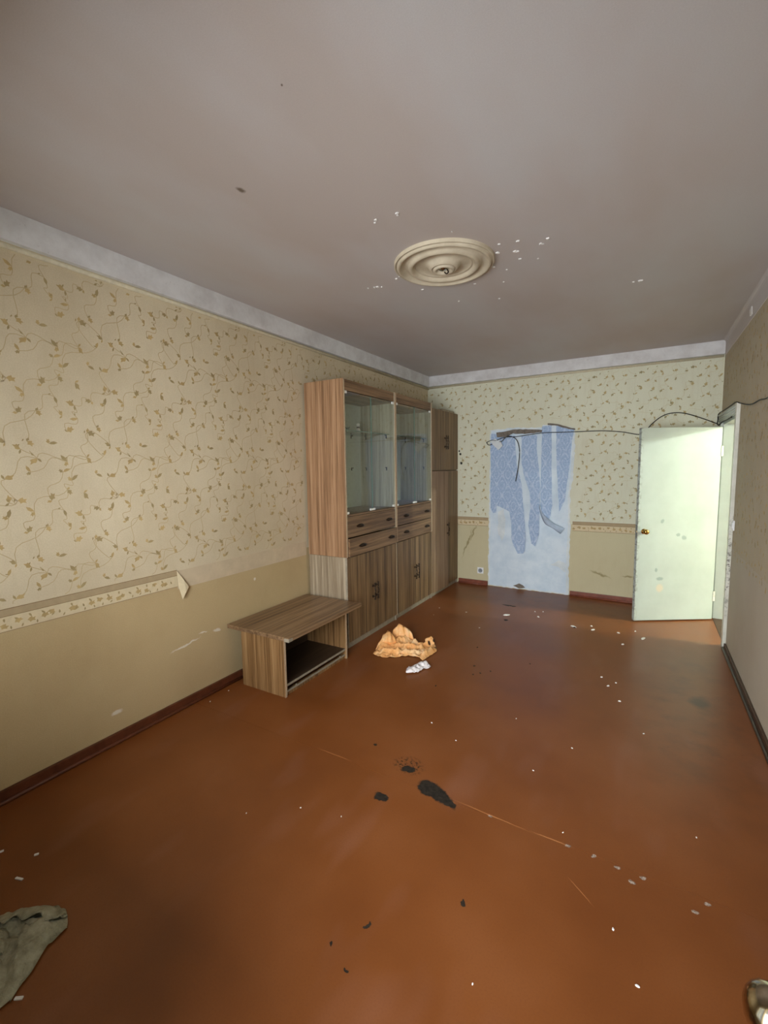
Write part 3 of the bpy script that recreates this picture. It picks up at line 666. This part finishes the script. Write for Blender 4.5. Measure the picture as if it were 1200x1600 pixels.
# ------------------------------------------------------------------ wall unit
FX = .442                        # front plane of the cabinets
BX = .022                        # their backs, clear of the skirting and paper
RY = Matrix.Rotation(math.radians(90), 4, 'Y')
def drawer_pull(parent, y, z, x):
    bm = bmesh.new()
    # flat leaf-shaped plate with a raised middle
    n = 16; lay = [(0, 1.0), (.004, .96), (.008, .70), (.012, .34)]
    rings = []
    for dx, k in lay:
        r = []
        for i in range(n):
            a = 2 * math.pi * i / n; r.append(bm.verts.new((x + dx, y + .066 * k * math.copysign(abs(math.cos(a)) ** .9, math.cos(a)), z + (.014 * k + .003) * math.sin(a) * (1 - .55 * abs(math.cos(a)) ** 2))))
        rings.append(r)
    for a, b in zip(rings, rings[1:]):
        for i in range(n): bm.faces.new((a[i], a[(i + 1) % n], b[(i + 1) % n], b[i]))
    bm.faces.new(rings[0]); bm.faces.new(rings[-1])
    add_tube(bm, catmull([(x + .008, y - .034, z), (x + .022, y - .020, z - .004), (x + .025, y, z - .006), (x + .022, y + .020, z - .004), (x + .008, y + .034, z)], 4), .0045, 8)
    return finish('handle', bm, m_bronze, parent, True)
def door_pull(parent, y, z, x, h=.16):
    bm = bmesh.new()
    add_tube(bm, catmull([(x + .020, y, z - h / 2), (x + .026, y, z - h * .36), (x + .024, y, z - h * .2), (x + .030, y, z), (x + .024, y, z + h * .2), (x + .026, y, z + h * .36), (x + .020, y, z + h / 2)], 4), .006, 8, radii=None)
    for s in (-1, 1):
        add_tube(bm, [Vector((x, y, z + s * h * .32)), Vector((x + .026, y, z + s * h * .32))], .005, 8)
        add_lathe(bm, [(.013, 0), (.013, .003), (.008, .005), (0, .005)], 12, Matrix.Translation((x, y, z + s * h * .32)) @ RY)
        add_lathe(bm, [(0, -.010), (.008, -.005), (.009, 0), (.006, .007), (0, .010)], 10, Matrix.Translation((x + .024, y, z + s * h * .47)))
    return finish('handle', bm, m_bronze, parent, True)

def edge(parent, dims): return box('edge_band', dims, m_edge, parent, 0)

def display_cabinet(y0, y1, ajar, label, side_mat):
    z0, z1 = .822, 2.345
    t = thing('display_cabinet', ((BX + FX) / 2, (y0 + y1) / 2, z0), label, 'display cabinet', 'glass-fronted display cabinets')
    th = .018
    a = box('side_panel', (BX, FX, y0, y0 + th, z0, z1), side_mat, t, .001); edge(a, (FX, FX + .0015, y0, y0 + th, z0, z1))
    b = box('side_panel', (BX, FX, y1 - th, y1, z0, z1), m_wood_in, t, .001); edge(b, (FX, FX + .0015, y1 - th, y1, z0, z1))
    box('top_panel', (BX, FX - .023, y0 + th, y1 - th, z1 - .024, z1 - .004), m_wood_drawer, t, .001)
    box('header_rail', (FX - .022, FX - .004, y0 + th, y1 - th, 2.252, z1 - .004), m_wood_drawer, t, .001)
    box('upper_panel', (BX + .008, FX - .024, y0 + th, y1 - th, 2.236, 2.250), m_wood_drawer, t, .001)
    box('bottom_panel', (BX, FX - .006, y0 + th, y1 - th, 1.176, 1.192), m_wood_drawer, t, .001)
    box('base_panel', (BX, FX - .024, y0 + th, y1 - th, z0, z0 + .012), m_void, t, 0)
    box('back_panel', (BX, BX + .006, y0 + th, y1 - th, 1.192, 2.236), m_back_panel, t, 0)
    # glass doors
    ym = (y0 + y1) / 2
    for i, (a0, a1) in enumerate(((y0 + th + .003, ym - .0015), (ym + .0015, y1 - th - .003))):
        xo = FX - .012
        g = box('glass_door', (xo, xo + .005, a0, a1, 1.202, 2.246), m_glass, t, 0)
        inner = a1 if i == 0 else a0; outer = a0 if i == 0 else a1; s = 1 if i == 0 else -1
        box('glass_edge', (xo, xo + .0052, min(inner, inner - s * .002), max(inner, inner - s * .002), 1.202, 2.246), m_glass_edge, g, 0)
        box('clip', (xo - .004, xo + .010, min(outer, outer + s * .036), max(outer, outer + s * .036), 2.226, 2.248), m_clip, g, .002)
        box('clip', (xo - .004, xo + .010, min(outer, outer + s * .036), max(outer, outer + s * .036), 1.198, 1.218), m_clip, g, .002)
        box('clip', (xo - .004, xo + .010, min(inner, inner - s * .040) , max(inner, inner - s * .040), 1.198, 1.216), m_clip, g, .002)
    # drawers
    for zz0, zz1, out in ((.992, 1.172, 0), (z0 + .004, .984, ajar)):
        dr = box('drawer', (FX - .020 + out, FX - .002 + out, y0 + th + .004 , y1 - th - .003, zz0, zz1), m_wood_drawer, t, .0015)
        box('drawer_box', (BX + .03 + out, FX - .021 + out, y0 + th + .03, y1 - th - .03, zz0 + .02, zz1 - .04), m_void, dr, 0)
        for yy in (y0 + .225, y1 - .145): drawer_pull(dr, yy, (zz0 + zz1) / 2 - .002, FX - .002 + out)
    # glass shelf on brackets
    sh = box('glass_shelf', (BX + .010, FX - .06, y0 + th + .002, y1 - th - .002, 1.925, 1.931), m_glass, t, 0)
    box('shelf_edge', (FX - .062, FX - .0595, y0 + th + .002, y1 - th - .002, 1.925, 1.931), m_glass_edge, sh, 0)
    for z in (1.925, 1.600):
        for xx in (.10, .345):
            for yy, s in ((y1 - th, -1), (y0 + th, 1)):
                bm = bmesh.new(); add_box(bm, xx - .006, xx + .006, min(yy, yy + s * .022), max(yy, yy + s * .022), z - .008, z - .0005); add_box(bm, xx - .005, xx + .005, min(yy, yy + s * .006), max(yy, yy + s * .006), z - .034, z - .004); finish('shelf_bracket', bm, m_bronze, t)
        bm = bmesh.new(); add_box(bm, BX + .006, BX + .028, y1 - .20, y1 - .188, z - .008, z - .0005); add_box(bm, BX + .006, BX + .012, y1 - .20, y1 - .19, z - .030, z - .004); finish('shelf_bracket', bm, m_bronze, t)
    return t

def base_cabinet(y0, y1, label, side_mat):
    z1 = .820
    t = thing('base_cabinet', ((BX + FX) / 2, (y0 + y1) / 2, 0), label, 'cabinet', 'two-door base cabinets')
    th = .018
    a = box('side_panel', (BX, FX - .020, y0, y0 + th, 0, z1), side_mat, t, .001)
    b = box('side_panel', (BX, FX - .020, y1 - th, y1, 0, z1), m_wood_door, t, .001)
    box('edge_band', (FX - .020, FX - .002, y1 - .010, y1, .05, z1), m_edge, b, 0)
    box('edge_band', (FX - .020, FX - .002, y0, y0 + .008, .05, z1), m_edge_grey, a, 0)
    box('top_panel', (BX, FX - .020, y0 + th, y1 - th, z1 - .018, z1), m_wood_drawer, t, .001)
    box('bottom_panel', (BX, FX - .020, y0 + th, y1 - th, .060, .078), m_wood_drawer, t, .001)
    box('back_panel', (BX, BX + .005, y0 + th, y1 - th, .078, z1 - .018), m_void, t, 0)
    box('plinth', (FX - .030, FX - .018, y0 + th, y1 - th, 0, .058), m_plinth, t, .001)
    box('foot', (FX - .018, FX - .004, y1 - .030, y1 - .012, 0, .052), m_edge_grey, t, .002)
    ym = (y0 + y1) / 2
    for i, (a0, a1) in enumerate(((y0 + .010, ym - .0015), (ym + .0015, y1 - .012))):
        dd = box('door', (FX - .019, FX - .001, a0, a1, .056, z1 - .006), m_wood_door, t, .0015)
        door_pull(dd, ym + (-.030 if i == 0 else .030), .425, FX - .001)
    return t

Y1, Y2, Y3, Y4 = 3.145, 4.045, 4.940, 5.795
display_cabinet(Y1, Y2, .022, 'glass-fronted walnut display cabinet nearest the bench, lower drawer pulled out', m_wood_side)
display_cabinet(Y2 + .002, Y3, 0.0, 'glass-fronted walnut display cabinet in the middle, beside the wardrobe', m_wood_in)
base_cabinet(Y1, Y2, 'two-door walnut base cabinet touching the bench, with greyish end panel', m_wood_grey)
base_cabinet(Y2 + .002, Y3, 'two-door walnut base cabinet between the wardrobe and its twin', m_wood_door)

# wardrobe in the corner
ya, yb_ = Y3 + .006, Y4; ym = (ya + yb_) / 2
t = thing('wardrobe', (.23, ym, 0), 'tall two-door walnut wardrobe in the far corner, left door ajar', 'wardrobe')
box('side_panel', (BX, FX - .02, ya, ya + .018, 0, 1.545), m_wood_tall, t, .001); box('side_panel', (BX, FX - .02, yb_ - .018, yb_, 0, 1.545), m_wood_tall, t, .001)
box('top_panel', (BX, FX - .02, ya + .018, yb_ - .018, 1.527, 1.545), m_wood_drawer, t, .001); box('bottom_panel', (BX, FX - .02, ya + .018, yb_ - .018, .05, .068), m_wood_drawer, t, .001)
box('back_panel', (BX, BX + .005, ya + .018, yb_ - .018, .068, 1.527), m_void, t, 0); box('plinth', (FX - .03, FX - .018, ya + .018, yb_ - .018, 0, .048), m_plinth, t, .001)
box('foot', (FX - .018, FX - .004, yb_ - .03, yb_ - .012, 0, .046), m_edge_grey, t, .002)
def hung_door(parent, yh, width, z0, z1, swing, hand, hz, mat, hy_in=.030):
    """door hinged at yh; hand=+1 hinge on the near side, width runs away from the camera"""
    o = bpy.data.objects.new('door', None)
    bm = bmesh.new(); add_box(bm, 0, .018, *( (0, width) if hand > 0 else (-width, 0)), z0, z1, .0015)
    o = finish('door', bm, mat, None); o.parent = parent; o.location = Vector((FX - .019, yh, 0)) - Vector(parent_org(parent))
    o.rotation_euler = (0, 0, -hand * swing)
    bm = bmesh.new(); x = .018; y = hand * (width - hy_in); z = hz; h = .17
    add_tube(bm, catmull([(x + .020, y, z - h / 2), (x + .026, y, z - h * .36), (x + .024, y, z - h * .2), (x + .030, y, z), (x + .024, y, z + h * .2), (x + .026, y, z + h * .36), (x + .020, y, z + h / 2)], 4), .006, 8)
    for s in (-1, 1):
        add_tube(bm, [Vector((x, y, z + s * h * .32)), Vector((x + .026, y, z + s * h * .32))], .005, 8)
        add_lathe(bm, [(.013, 0), (.013, .003), (.008, .005), (0, .005)], 12, Matrix.Translation((x, y, z + s * h * .32)) @ RY)
    hd = finish('handle', bm, m_bronze, None, True); hd.parent = o
    return o
hung_door(t, ya + .004, ym - ya - .006, .05, 1.540, math.radians(5.5), 1, .80, m_wood_tall)
hung_door(t, yb_ - .004, yb_ - ym - .006, .05, 1.540, 0, -1, .80, m_wood_door)
t = thing('top_cabinet', (.23, ym, 1.548), 'small two-door walnut cabinet standing on top of the wardrobe', 'cabinet')
za, zb = 1.548, 2.292
box('side_panel', (BX, FX - .02, ya, ya + .018, za, zb), m_wood_tall, t, .001); box('side_panel', (BX, FX - .02, yb_ - .018, yb_, za, zb), m_wood_tall, t, .001)
box('top_panel', (BX, FX - .02, ya + .018, yb_ - .018, zb - .018, zb), m_wood_drawer, t, .001); box('bottom_panel', (BX, FX - .02, ya + .018, yb_ - .018, za, za + .018), m_wood_drawer, t, .001)
box('back_panel', (BX, BX + .005, ya + .018, yb_ - .018, za + .018, zb - .018), m_void, t, 0)
hung_door(t, ya + .004, ym - ya - .006, za + .008, zb - .004, 0, 1, 1.90, m_wood_door, .026)
hung_door(t, yb_ - .004, yb_ - ym - .006, za + .008, zb - .004, 0, -1, 1.90, m_wood_door, .026)
tag(box('loose_board', (.12, .40, ya + .40, yb_ - .03, zb, zb + .030), m_wood_grey, bevel=.002, org=(.26, 5.56, zb)), 'grey wooden board lying on top of the small corner cabinet', 'board')

# things on the glass shelf of the first display cabinet
zs = 1.9315
t = thing('figurine', (.18, 3.76, zs), 'small white figurine with brown middle on the glass shelf', 'figurine')
lathe('body', [(0, 0), (.020, 0), (.024, .012), (.022, .034), (.014, .048), (.012, .054), (0, .054)], 20, Matrix.Translation((.18, 3.76, zs)), m_shell[0], t)
lathe('collar', [(0, .053), (.014, .053), (.016, .060), (.014, .068), (0, .068)], 20, Matrix.Translation((.18, 3.76, zs)), m_shell[1], t)
lathe('head', [(0, .066), (.010, .068), (.017, .080), (.016, .092), (.008, .101), (0, .103)], 20, Matrix.Translation((.18, 3.76, zs)), m_shell[0], t)
t = thing('dark_ornament', (.16, 3.60, zs), 'small dark spiky ornament beside the white figurine', 'ornament')
lathe('ornament_base', [(0, 0), (.022, 0), (.026, .010), (.016, .022), (0, .026)], 16, Matrix.Translation((.16, 3.60, zs)), m_shell[1], t)
rnd = random.Random(5)
for k in range(7):
    a = k * .9; bm = bmesh.new()
    add_tube(bm, catmull([(.16, 3.60, zs + .018), (.16 + .012 * math.cos(a), 3.60 + .012 * math.sin(a), zs + .040), (.16 + .026 * math.cos(a), 3.60 + .026 * math.sin(a), zs + .050 + .012 * rnd.random())], 3), .004, 6, radii=[.005, .005, .0045, .004, .003, .002, .001]); finish('spike', bm, m_shell[2], t, True)

# ------------------------------------------------------------------ low bench
t = thing('low_bench', (.33, 2.62, 0), 'low walnut television bench with open shelf against the left wall', 'bench')
bx0, bx1 = .110, .528
tb = box('bench_top', (.016, .618, 2.195, 3.095, .432, .462), m_wood_top, t, .006)
box('chipped_corner', (.575, .6195, 2.1935, 2.235, .431, .4565), m_edge_grey, tb, .006)
s1 = box('side_panel', (bx0, bx1, 2.240, 2.258, 0, .432), m_wood_bench, t, .001); edge(s1, (bx1, bx1 + .0015, 2.240, 2.258, 0, .432))
s2 = box('side_panel', (bx0, bx1, 2.978, 2.996, 0, .432), m_wood_bench, t, .001); edge(s2, (bx1, bx1 + .0015, 2.978, 2.996, 0, .432))
box('shelf', (bx0 + .005, bx1 - .010, 2.258, 2.978, .070, .086), m_wood_dark, t, .001)
box('shelf_edge', (bx1 - .010, bx1 - .006, 2.258, 2.978, .070, .086), m_edge_grey, t, .0005)
box('bottom_rail', (bx1 - .030, bx1 - .014, 2.258, 2.978, .0, .036), m_wood_bench, t, .001)
box('rail_edge', (bx1 - .014, bx1 - .006, 2.258, 2.978, .026, .038), m_edge_grey, t, .001)
for yy in (2.36, 2.90): box('stud', (bx1 - .012, bx1 - .006, yy, yy + .010, .038, .048), m_edge_grey, t, .001)
box('back_panel', (bx0, bx0 + .006, 2.258, 2.978, .086, .432), m_wood_dark, t, 0)

# ------------------------------------------------------------------ cloths on the floor
def crumple(name, outline, ctr, hf, mat, label, cat, rings=26, segs=120, thick=.0018, drag=None, flaps=()):
    bm = bmesh.new(); n = len(outline); org = (ctr[0], ctr[1], 0)
    def rim(s):
        f = s * n; i = int(f) % n; q = f - int(f)
        a, b, c, d = [Vector(outline[(i + k) % n]) for k in (-1, 0, 1, 2)]
        cm = .5 * ((2 * b) + (c - a) * q + (2 * a - 5 * b + 4 * c - d) * q * q + (3 * b - a - 3 * c + d) * q ** 3)
        return b.lerp(c, q) * .6 + cm * .4
    rows = []
    for j in range(rings):
        q = (j + 1) / rings; row = []
        for k in range(segs):
            p = Vector(ctr).lerp(rim(k / segs), q); z = hf(p.x, p.y, q)
            dx, dy = drag(p.x, p.y, z) if drag else (0, 0)
            row.append(bm.verts.new((p.x + dx, p.y + dy, max(.002, z))))
        rows.append(row)
    c = bm.verts.new((ctr[0], ctr[1], max(.002, hf(ctr[0], ctr[1], 0))))
    for k in range(segs):
        bm.faces.new((c, rows[0][k], rows[0][(k + 1) % segs]))
        for j in range(rings - 1): bm.faces.new((rows[j][k], rows[j + 1][k], rows[j + 1][(k + 1) % segs], rows[j][(k + 1) % segs]))
    for base, top, bulge in flaps:                      # standing folds of the same cloth
        bc_, tc_ = catmull(base, 8), catmull(top, 8); prev = None
        for k in range(len(bc_)):
            row = []
            for j in range(9):
                q = j / 8; p = bc_[k].lerp(tc_[k], q) + Vector(bulge) * math.sin(math.pi * q) * math.sin(math.pi * k / (len(bc_) - 1)); nz = .008 * math.sin(k * .9 + q * 3) * q + .010 * cn(k * .12, q * 2.0, 2.2, 4)
                row.append(bm.verts.new((p.x + nz, p.y - nz, max(.003, p.z))))
            if prev:
                for j in range(8): bm.faces.new((prev[j], prev[j + 1], row[j + 1], row[j]))
            prev = row
    o = finish(name, bm, mat, None, True, org=org)
    s = o.modifiers.new('thickness', 'SOLIDIFY'); s.thickness = thick; s.offset = 1
    return tag(o, label, cat)
def seg_d(x, y, a, b):
    ax, ay = a; bx, by = b; t = max(0, min(1, ((x - ax) * (bx - ax) + (y - ay) * (by - ay)) / ((bx - ax) ** 2 + (by - ay) ** 2 + 1e-9)))
    return math.hypot(x - ax - t * (bx - ax), y - ay - t * (by - ay)), t
def ridge(x, y, a, b, h0, h1, w):
    d, t = seg_d(x, y, a, b); return (h0 + (h1 - h0) * t) * math.exp(-(d / w) ** 2)
def cn(x, y, s, seed=0): return mnoise.noise(Vector((x * s, y * s, seed)))
def fold(x, y, s, seed): return 1 - abs(cn(x, y, s, seed)) * 2.2

og = [(.681, 3.157), (.789, 3.136), (.886, 3.193), (.969, 3.267), (1.083, 3.28), (1.116, 3.241), (1.133, 3.363), (1.142, 3.468), (1.077, 3.58), (1.037, 3.60), (.987, 3.56), (.963, 3.532), (.848, 3.57), (.748, 3.59), (.688, 3.513), (.644, 3.432), (.663, 3.277)]
def oh(x, y, q):
    z = ridge(x, y, (.69, 3.30), (.76, 3.45), .035, .05, .05) + ridge(x, y, (.74, 3.53), (.90, 3.50), .05, .03, .04)
    z += ridge(x, y, (.75, 3.22), (1.02, 3.34), .026, .030, .022) + ridge(x, y, (.80, 3.36), (1.0, 3.45), .030, .026, .022) + ridge(x, y, (1.02, 3.54), (1.05, 3.57), .045, .06, .020) + ridge(x, y, (1.09, 3.31), (1.11, 3.42), .030, .036, .018) + ridge(x, y, (.86, 3.28), (.92, 3.50), .016, .02, .012)
    z += .016 * max(0, fold(x, y, 13, 3)) ** 2 + .010 * max(0, fold(x, y, 30, 7)) ** 2
    return z * (1 - .6 * max(0, q - .92) * 12) + .003
OF = [([(.655, 3.24, .004), (.66, 3.30, .01), (.70, 3.33, .02), (.75, 3.36, .02), (.79, 3.40, .02)], [(.66, 3.26, .03), (.665, 3.36, .095), (.695, 3.405, .128), (.735, 3.41, .105), (.79, 3.41, .04)], (.03, -.035, .01)),
      ([(.68, 3.47, .01), (.72, 3.50, .01), (.77, 3.53, .015), (.83, 3.545, .015), (.89, 3.54, .015)], [(.69, 3.50, .10), (.725, 3.55, .150), (.77, 3.575, .128), (.83, 3.58, .095), (.885, 3.55, .03)], (.02, -.02, .0)),
      ([(1.00, 3.53, .01), (1.03, 3.55, .01), (1.07, 3.56, .01)], [(.985, 3.56, .05), (1.035, 3.585, .078), (1.08, 3.57, .045)], (.01, -.01, 0))]
orange = crumple('orange_cloth', og, (.87, 3.37), oh, m_orange, 'crumpled orange cloth lying on the floor by the cabinets', 'cloth', rings=34, segs=170, thick=.0012, flaps=OF)

pg = [(1.10, 2.967), (1.072, 3.047), (1.115, 3.114), (1.115, 3.192), (1.17, 3.199), (1.223, 3.161), (1.225, 3.119), (1.191, 3.111), (1.175, 3.028), (1.14, 2.988)]
crumple('crumpled_tissue', pg, (1.145, 3.09), lambda x, y, q: (.020 * max(0, fold(x, y, 22, 5)) + ridge(x, y, (1.12, 3.01), (1.17, 3.16), .012, .026, .025)) * (1 - .6 * max(0, q - .85) * 6) + .004, m_tissue, 'small crumpled white printed tissue in front of the orange cloth', 'tissue', rings=14, segs=60)

rg = [(.80, .40), (.72, .44), (.68, .50), (.70, .555), (.732, .594), (.827, .675), (.842, .686), (.916, .68), (.953, .662), (.962, .629), (.959, .58), (.998, .546), (1.02, .503), (1.045, .471), (1.045, .44), (1.00, .38), (.90, .36)]
def rh(x, y, q):
    z = ridge(x, y, (.844, .60), (.934, .655), .022, .026, .020) + ridge(x, y, (.93, .60), (.94, .52), .030, .026, .022) + ridge(x, y, (.94, .52), (1.01, .49), .024, .018, .018) + ridge(x, y, (.75, .56), (.86, .60), .028, .02, .020) + ridge(x, y, (.83, .50), (.88, .56), .026, .022, .018) + ridge(x, y, (.80, .45), (.95, .44), .026, .022, .020)
    z += .014 * max(0, fold(x, y, 13, 2)) + .005 * max(0, fold(x, y, 40, 9))
    return .55 * z * (1 - .7 * max(0, q - .9) * 10) + .004
RF = [([(.70, .555, .008), (.732, .594, .008), (.827, .675, .008), (.916, .682, .010)], [(.75, .53, .030), (.785, .565, .036), (.855, .615, .038), (.925, .655, .030)], (0, 0, .014)),
      ([(.957, .662, .006), (.964, .60, .006), (1.002, .545, .006), (1.047, .465, .004)], [(.885, .632, .036), (.862, .575, .042), (.925, .525, .038), (.985, .50, .030)], (0, 0, .012)),
      ([(1.045, .44, .004), (.99, .475, .012), (.93, .50, .012), (.86, .48, .012)], [(1.0, .40, .014), (.95, .435, .030), (.90, .455, .034), (.84, .455, .030)], (0, 0, .010)),
      ([(.70, .52, .012), (.77, .545, .014), (.83, .54, .014), (.87, .51, .012)], [(.73, .48, .024), (.78, .50, .030), (.82, .50, .032), (.85, .48, .026)], (0, 0, .008))]
crumple('grey_rag', rg, (.875, .545), rh, m_rag, 'dirty grey floor rag crumpled near the left wall', 'rag', rings=30, segs=150, thick=.002, flaps=RF)

# ------------------------------------------------------------------ debris
def chip(name, x, y, s, mat, seed, label, cat, group, asp=.55, h=.006):
    rnd = random.Random(seed); s *= .8; n = 7; bm = bmesh.new(); a0 = rnd.random() * 6; ca, sa = math.cos(a0), math.sin(a0)
    base = []
    for k in range(n):
        r = rnd.uniform(.7, 1.1); u, v = s * r * math.cos(6.283 * k / n), s * asp * r * math.sin(6.283 * k / n); base.append((u * ca - v * sa, u * sa + v * ca))
    va = [bm.verts.new((x + u, y + v, .0005)) for u, v in base]; vb = [bm.verts.new((x + u * .8, y + v * .8, h * rnd.uniform(.6, 1.2))) for u, v in base]
    bm.faces.new(va); bm.faces.new(vb)
    for k in range(n): bm.faces.new((va[k], va[(k + 1) % n], vb[(k + 1) % n], vb[k]))
    return tag(finish(name, bm, mat, org=(x, y, 0)), label, cat, group)
g = 'plaster crumbs on the floor by the far wall'
chip('plaster_chip', 1.41, 4.707, .055, m_flake, 1, 'pale plaster chip below the left side of the plaster patch', 'plaster chip', g, .5)
chip('plaster_chip', 2.086, 4.669, .042, m_flake, 2, 'white plaster chip on the floor left of the open door', 'plaster chip', g)
chip('plaster_chip', 2.686, 4.63, .055, m_flake, 3, 'large white plaster chip on the floor in front of the open door', 'plaster chip', g, .4)
for i, (x, y, s) in enumerate([(1.723, 4.802, .022), (2.262, 4.66, .035), (2.24, 4.76, .020), (2.48, 4.683, .022), (2.53, 4.393, .022), (1.657, 4.958, .014), (1.735, 4.993, .016), (2.62, 4.80, .014), (2.473, 3.494, .018), (2.42, 3.62, .012), (2.52, 3.57, .010), (2.556, 3.295, .016), (2.10, 4.64, .02)]):
    chip('plaster_crumb', x, y, s, m_flake if i < 12 else m_black, 20 + i, 'tiny plaster crumb on the brown floor towards the far wall', 'plaster crumb', 'tiny plaster crumbs')
for i, (x, y, s) in enumerate([(2.616, 1.598, .009), (2.692, 1.444, .010), (1.55, 2.45, .010), (1.75, 2.35, .007), (2.2, 2.3, .007), (2.35, 2.6, .009), (1.28, 4.2, .012), (1.0, 4.6, .014), (2.0, 2.75, .007), (2.7, 2.95, .010), (.10, 1.95, .010), (.09, 2.12, .009), (1.3, 1.5, .006), (2.9, 2.2, .007), (.68, 4.6, .012), (.72, 4.35, .008), (1.5, 1.55, .006), (2.25, 1.2, .006), (1.1, 1.35, .006), (2.4, 1.95, .006)]):
    chip('floor_crumb', x, y, s, m_flake, 60 + i, 'speck of white debris scattered on the open floor', 'crumb', 'white specks on the floor', h=.003)
for i, (x, y, s) in enumerate([(1.42, 3.72, .012), (1.52, 3.35, .014), (1.60, 3.25, .012), (1.66, 3.32, .012), (1.56, 3.2, .010), (1.38, 2.9, .012), (1.9, 3.6, .010)]):
    chip('dirt_crumb', x, y, s, m_void, 90 + i, 'small dark dirt crumb on the floor right of the orange cloth', 'crumb', 'dark crumbs on the floor', h=.006)
for x, y, ln, a, lab in ((.574, .666, .017, .3, 'white wood splinter on the floor above the grey rag'), (.351, .683, .013, 1.2, 'white splinter at the left edge of the floor'), (.502, .754, .008, 1.0, 'smallest white splinter on the floor near the left wall'), (1.060, .480, .012, .6, 'pale splinter lying against the grey rag')):
    bm = bmesh.new(); add_box(bm, -ln, ln, -.0045, .0045, 0, .005, .0015); bmesh.ops.rotate(bm, verts=bm.verts, cent=(0, 0, 0), matrix=Matrix.Rotation(a, 3, 'Z'))
    o = finish('splinter', bm, m_flake); o.location = (x, y, .0); tag(o, lab, 'splinter', 'splinters by the rag')

# ------------------------------------------------------------------ balcony door at the camera's right: only its knob shows
d2 = struct(bpy.data.objects.new('door_2', None), 'open balcony door with round nickel knob at lower right', 'door'); C.objects.link(d2)
d2.location = (2.855, YF, 0)
box('door_leaf', (2.855, 2.895, YF + .002, .655, .012, 2.17), m_door, d2, .003)
lathe('door_knob', [(0, .083), (.009, .0822), (.017, .079), (.023, .074), (.027, .067), (.0285, .059), (.027, .050), (.022, .042), (.014, .035), (.011, .016), (.013, .006), (.028, .004), (.029, 0), (0, 0)], 32, Matrix.Translation((2.855, .582, 1.0)) @ Matrix.Rotation(math.radians(-90), 4, 'Y'), m_nickel, d2)
# window frame behind the camera
wf = struct(boxes('window_1', [(.80, .86, YF - .2, YF - .12, .85, 2.25), (1.92, 1.98, YF - .2, YF - .12, .85, 2.25), (.86, 1.92, YF - .2, YF - .12, .85, .91), (.86, 1.92, YF - .2, YF - .12, 2.19, 2.25), (1.36, 1.42, YF - .2, YF - .12, .91, 2.19)], m_frame), 'white window frame in the wall behind the camera', 'window')
box('window_sill', (.74, 2.04, YF - .12, YF + .12, .82, .85), m_frame, wf, .004)
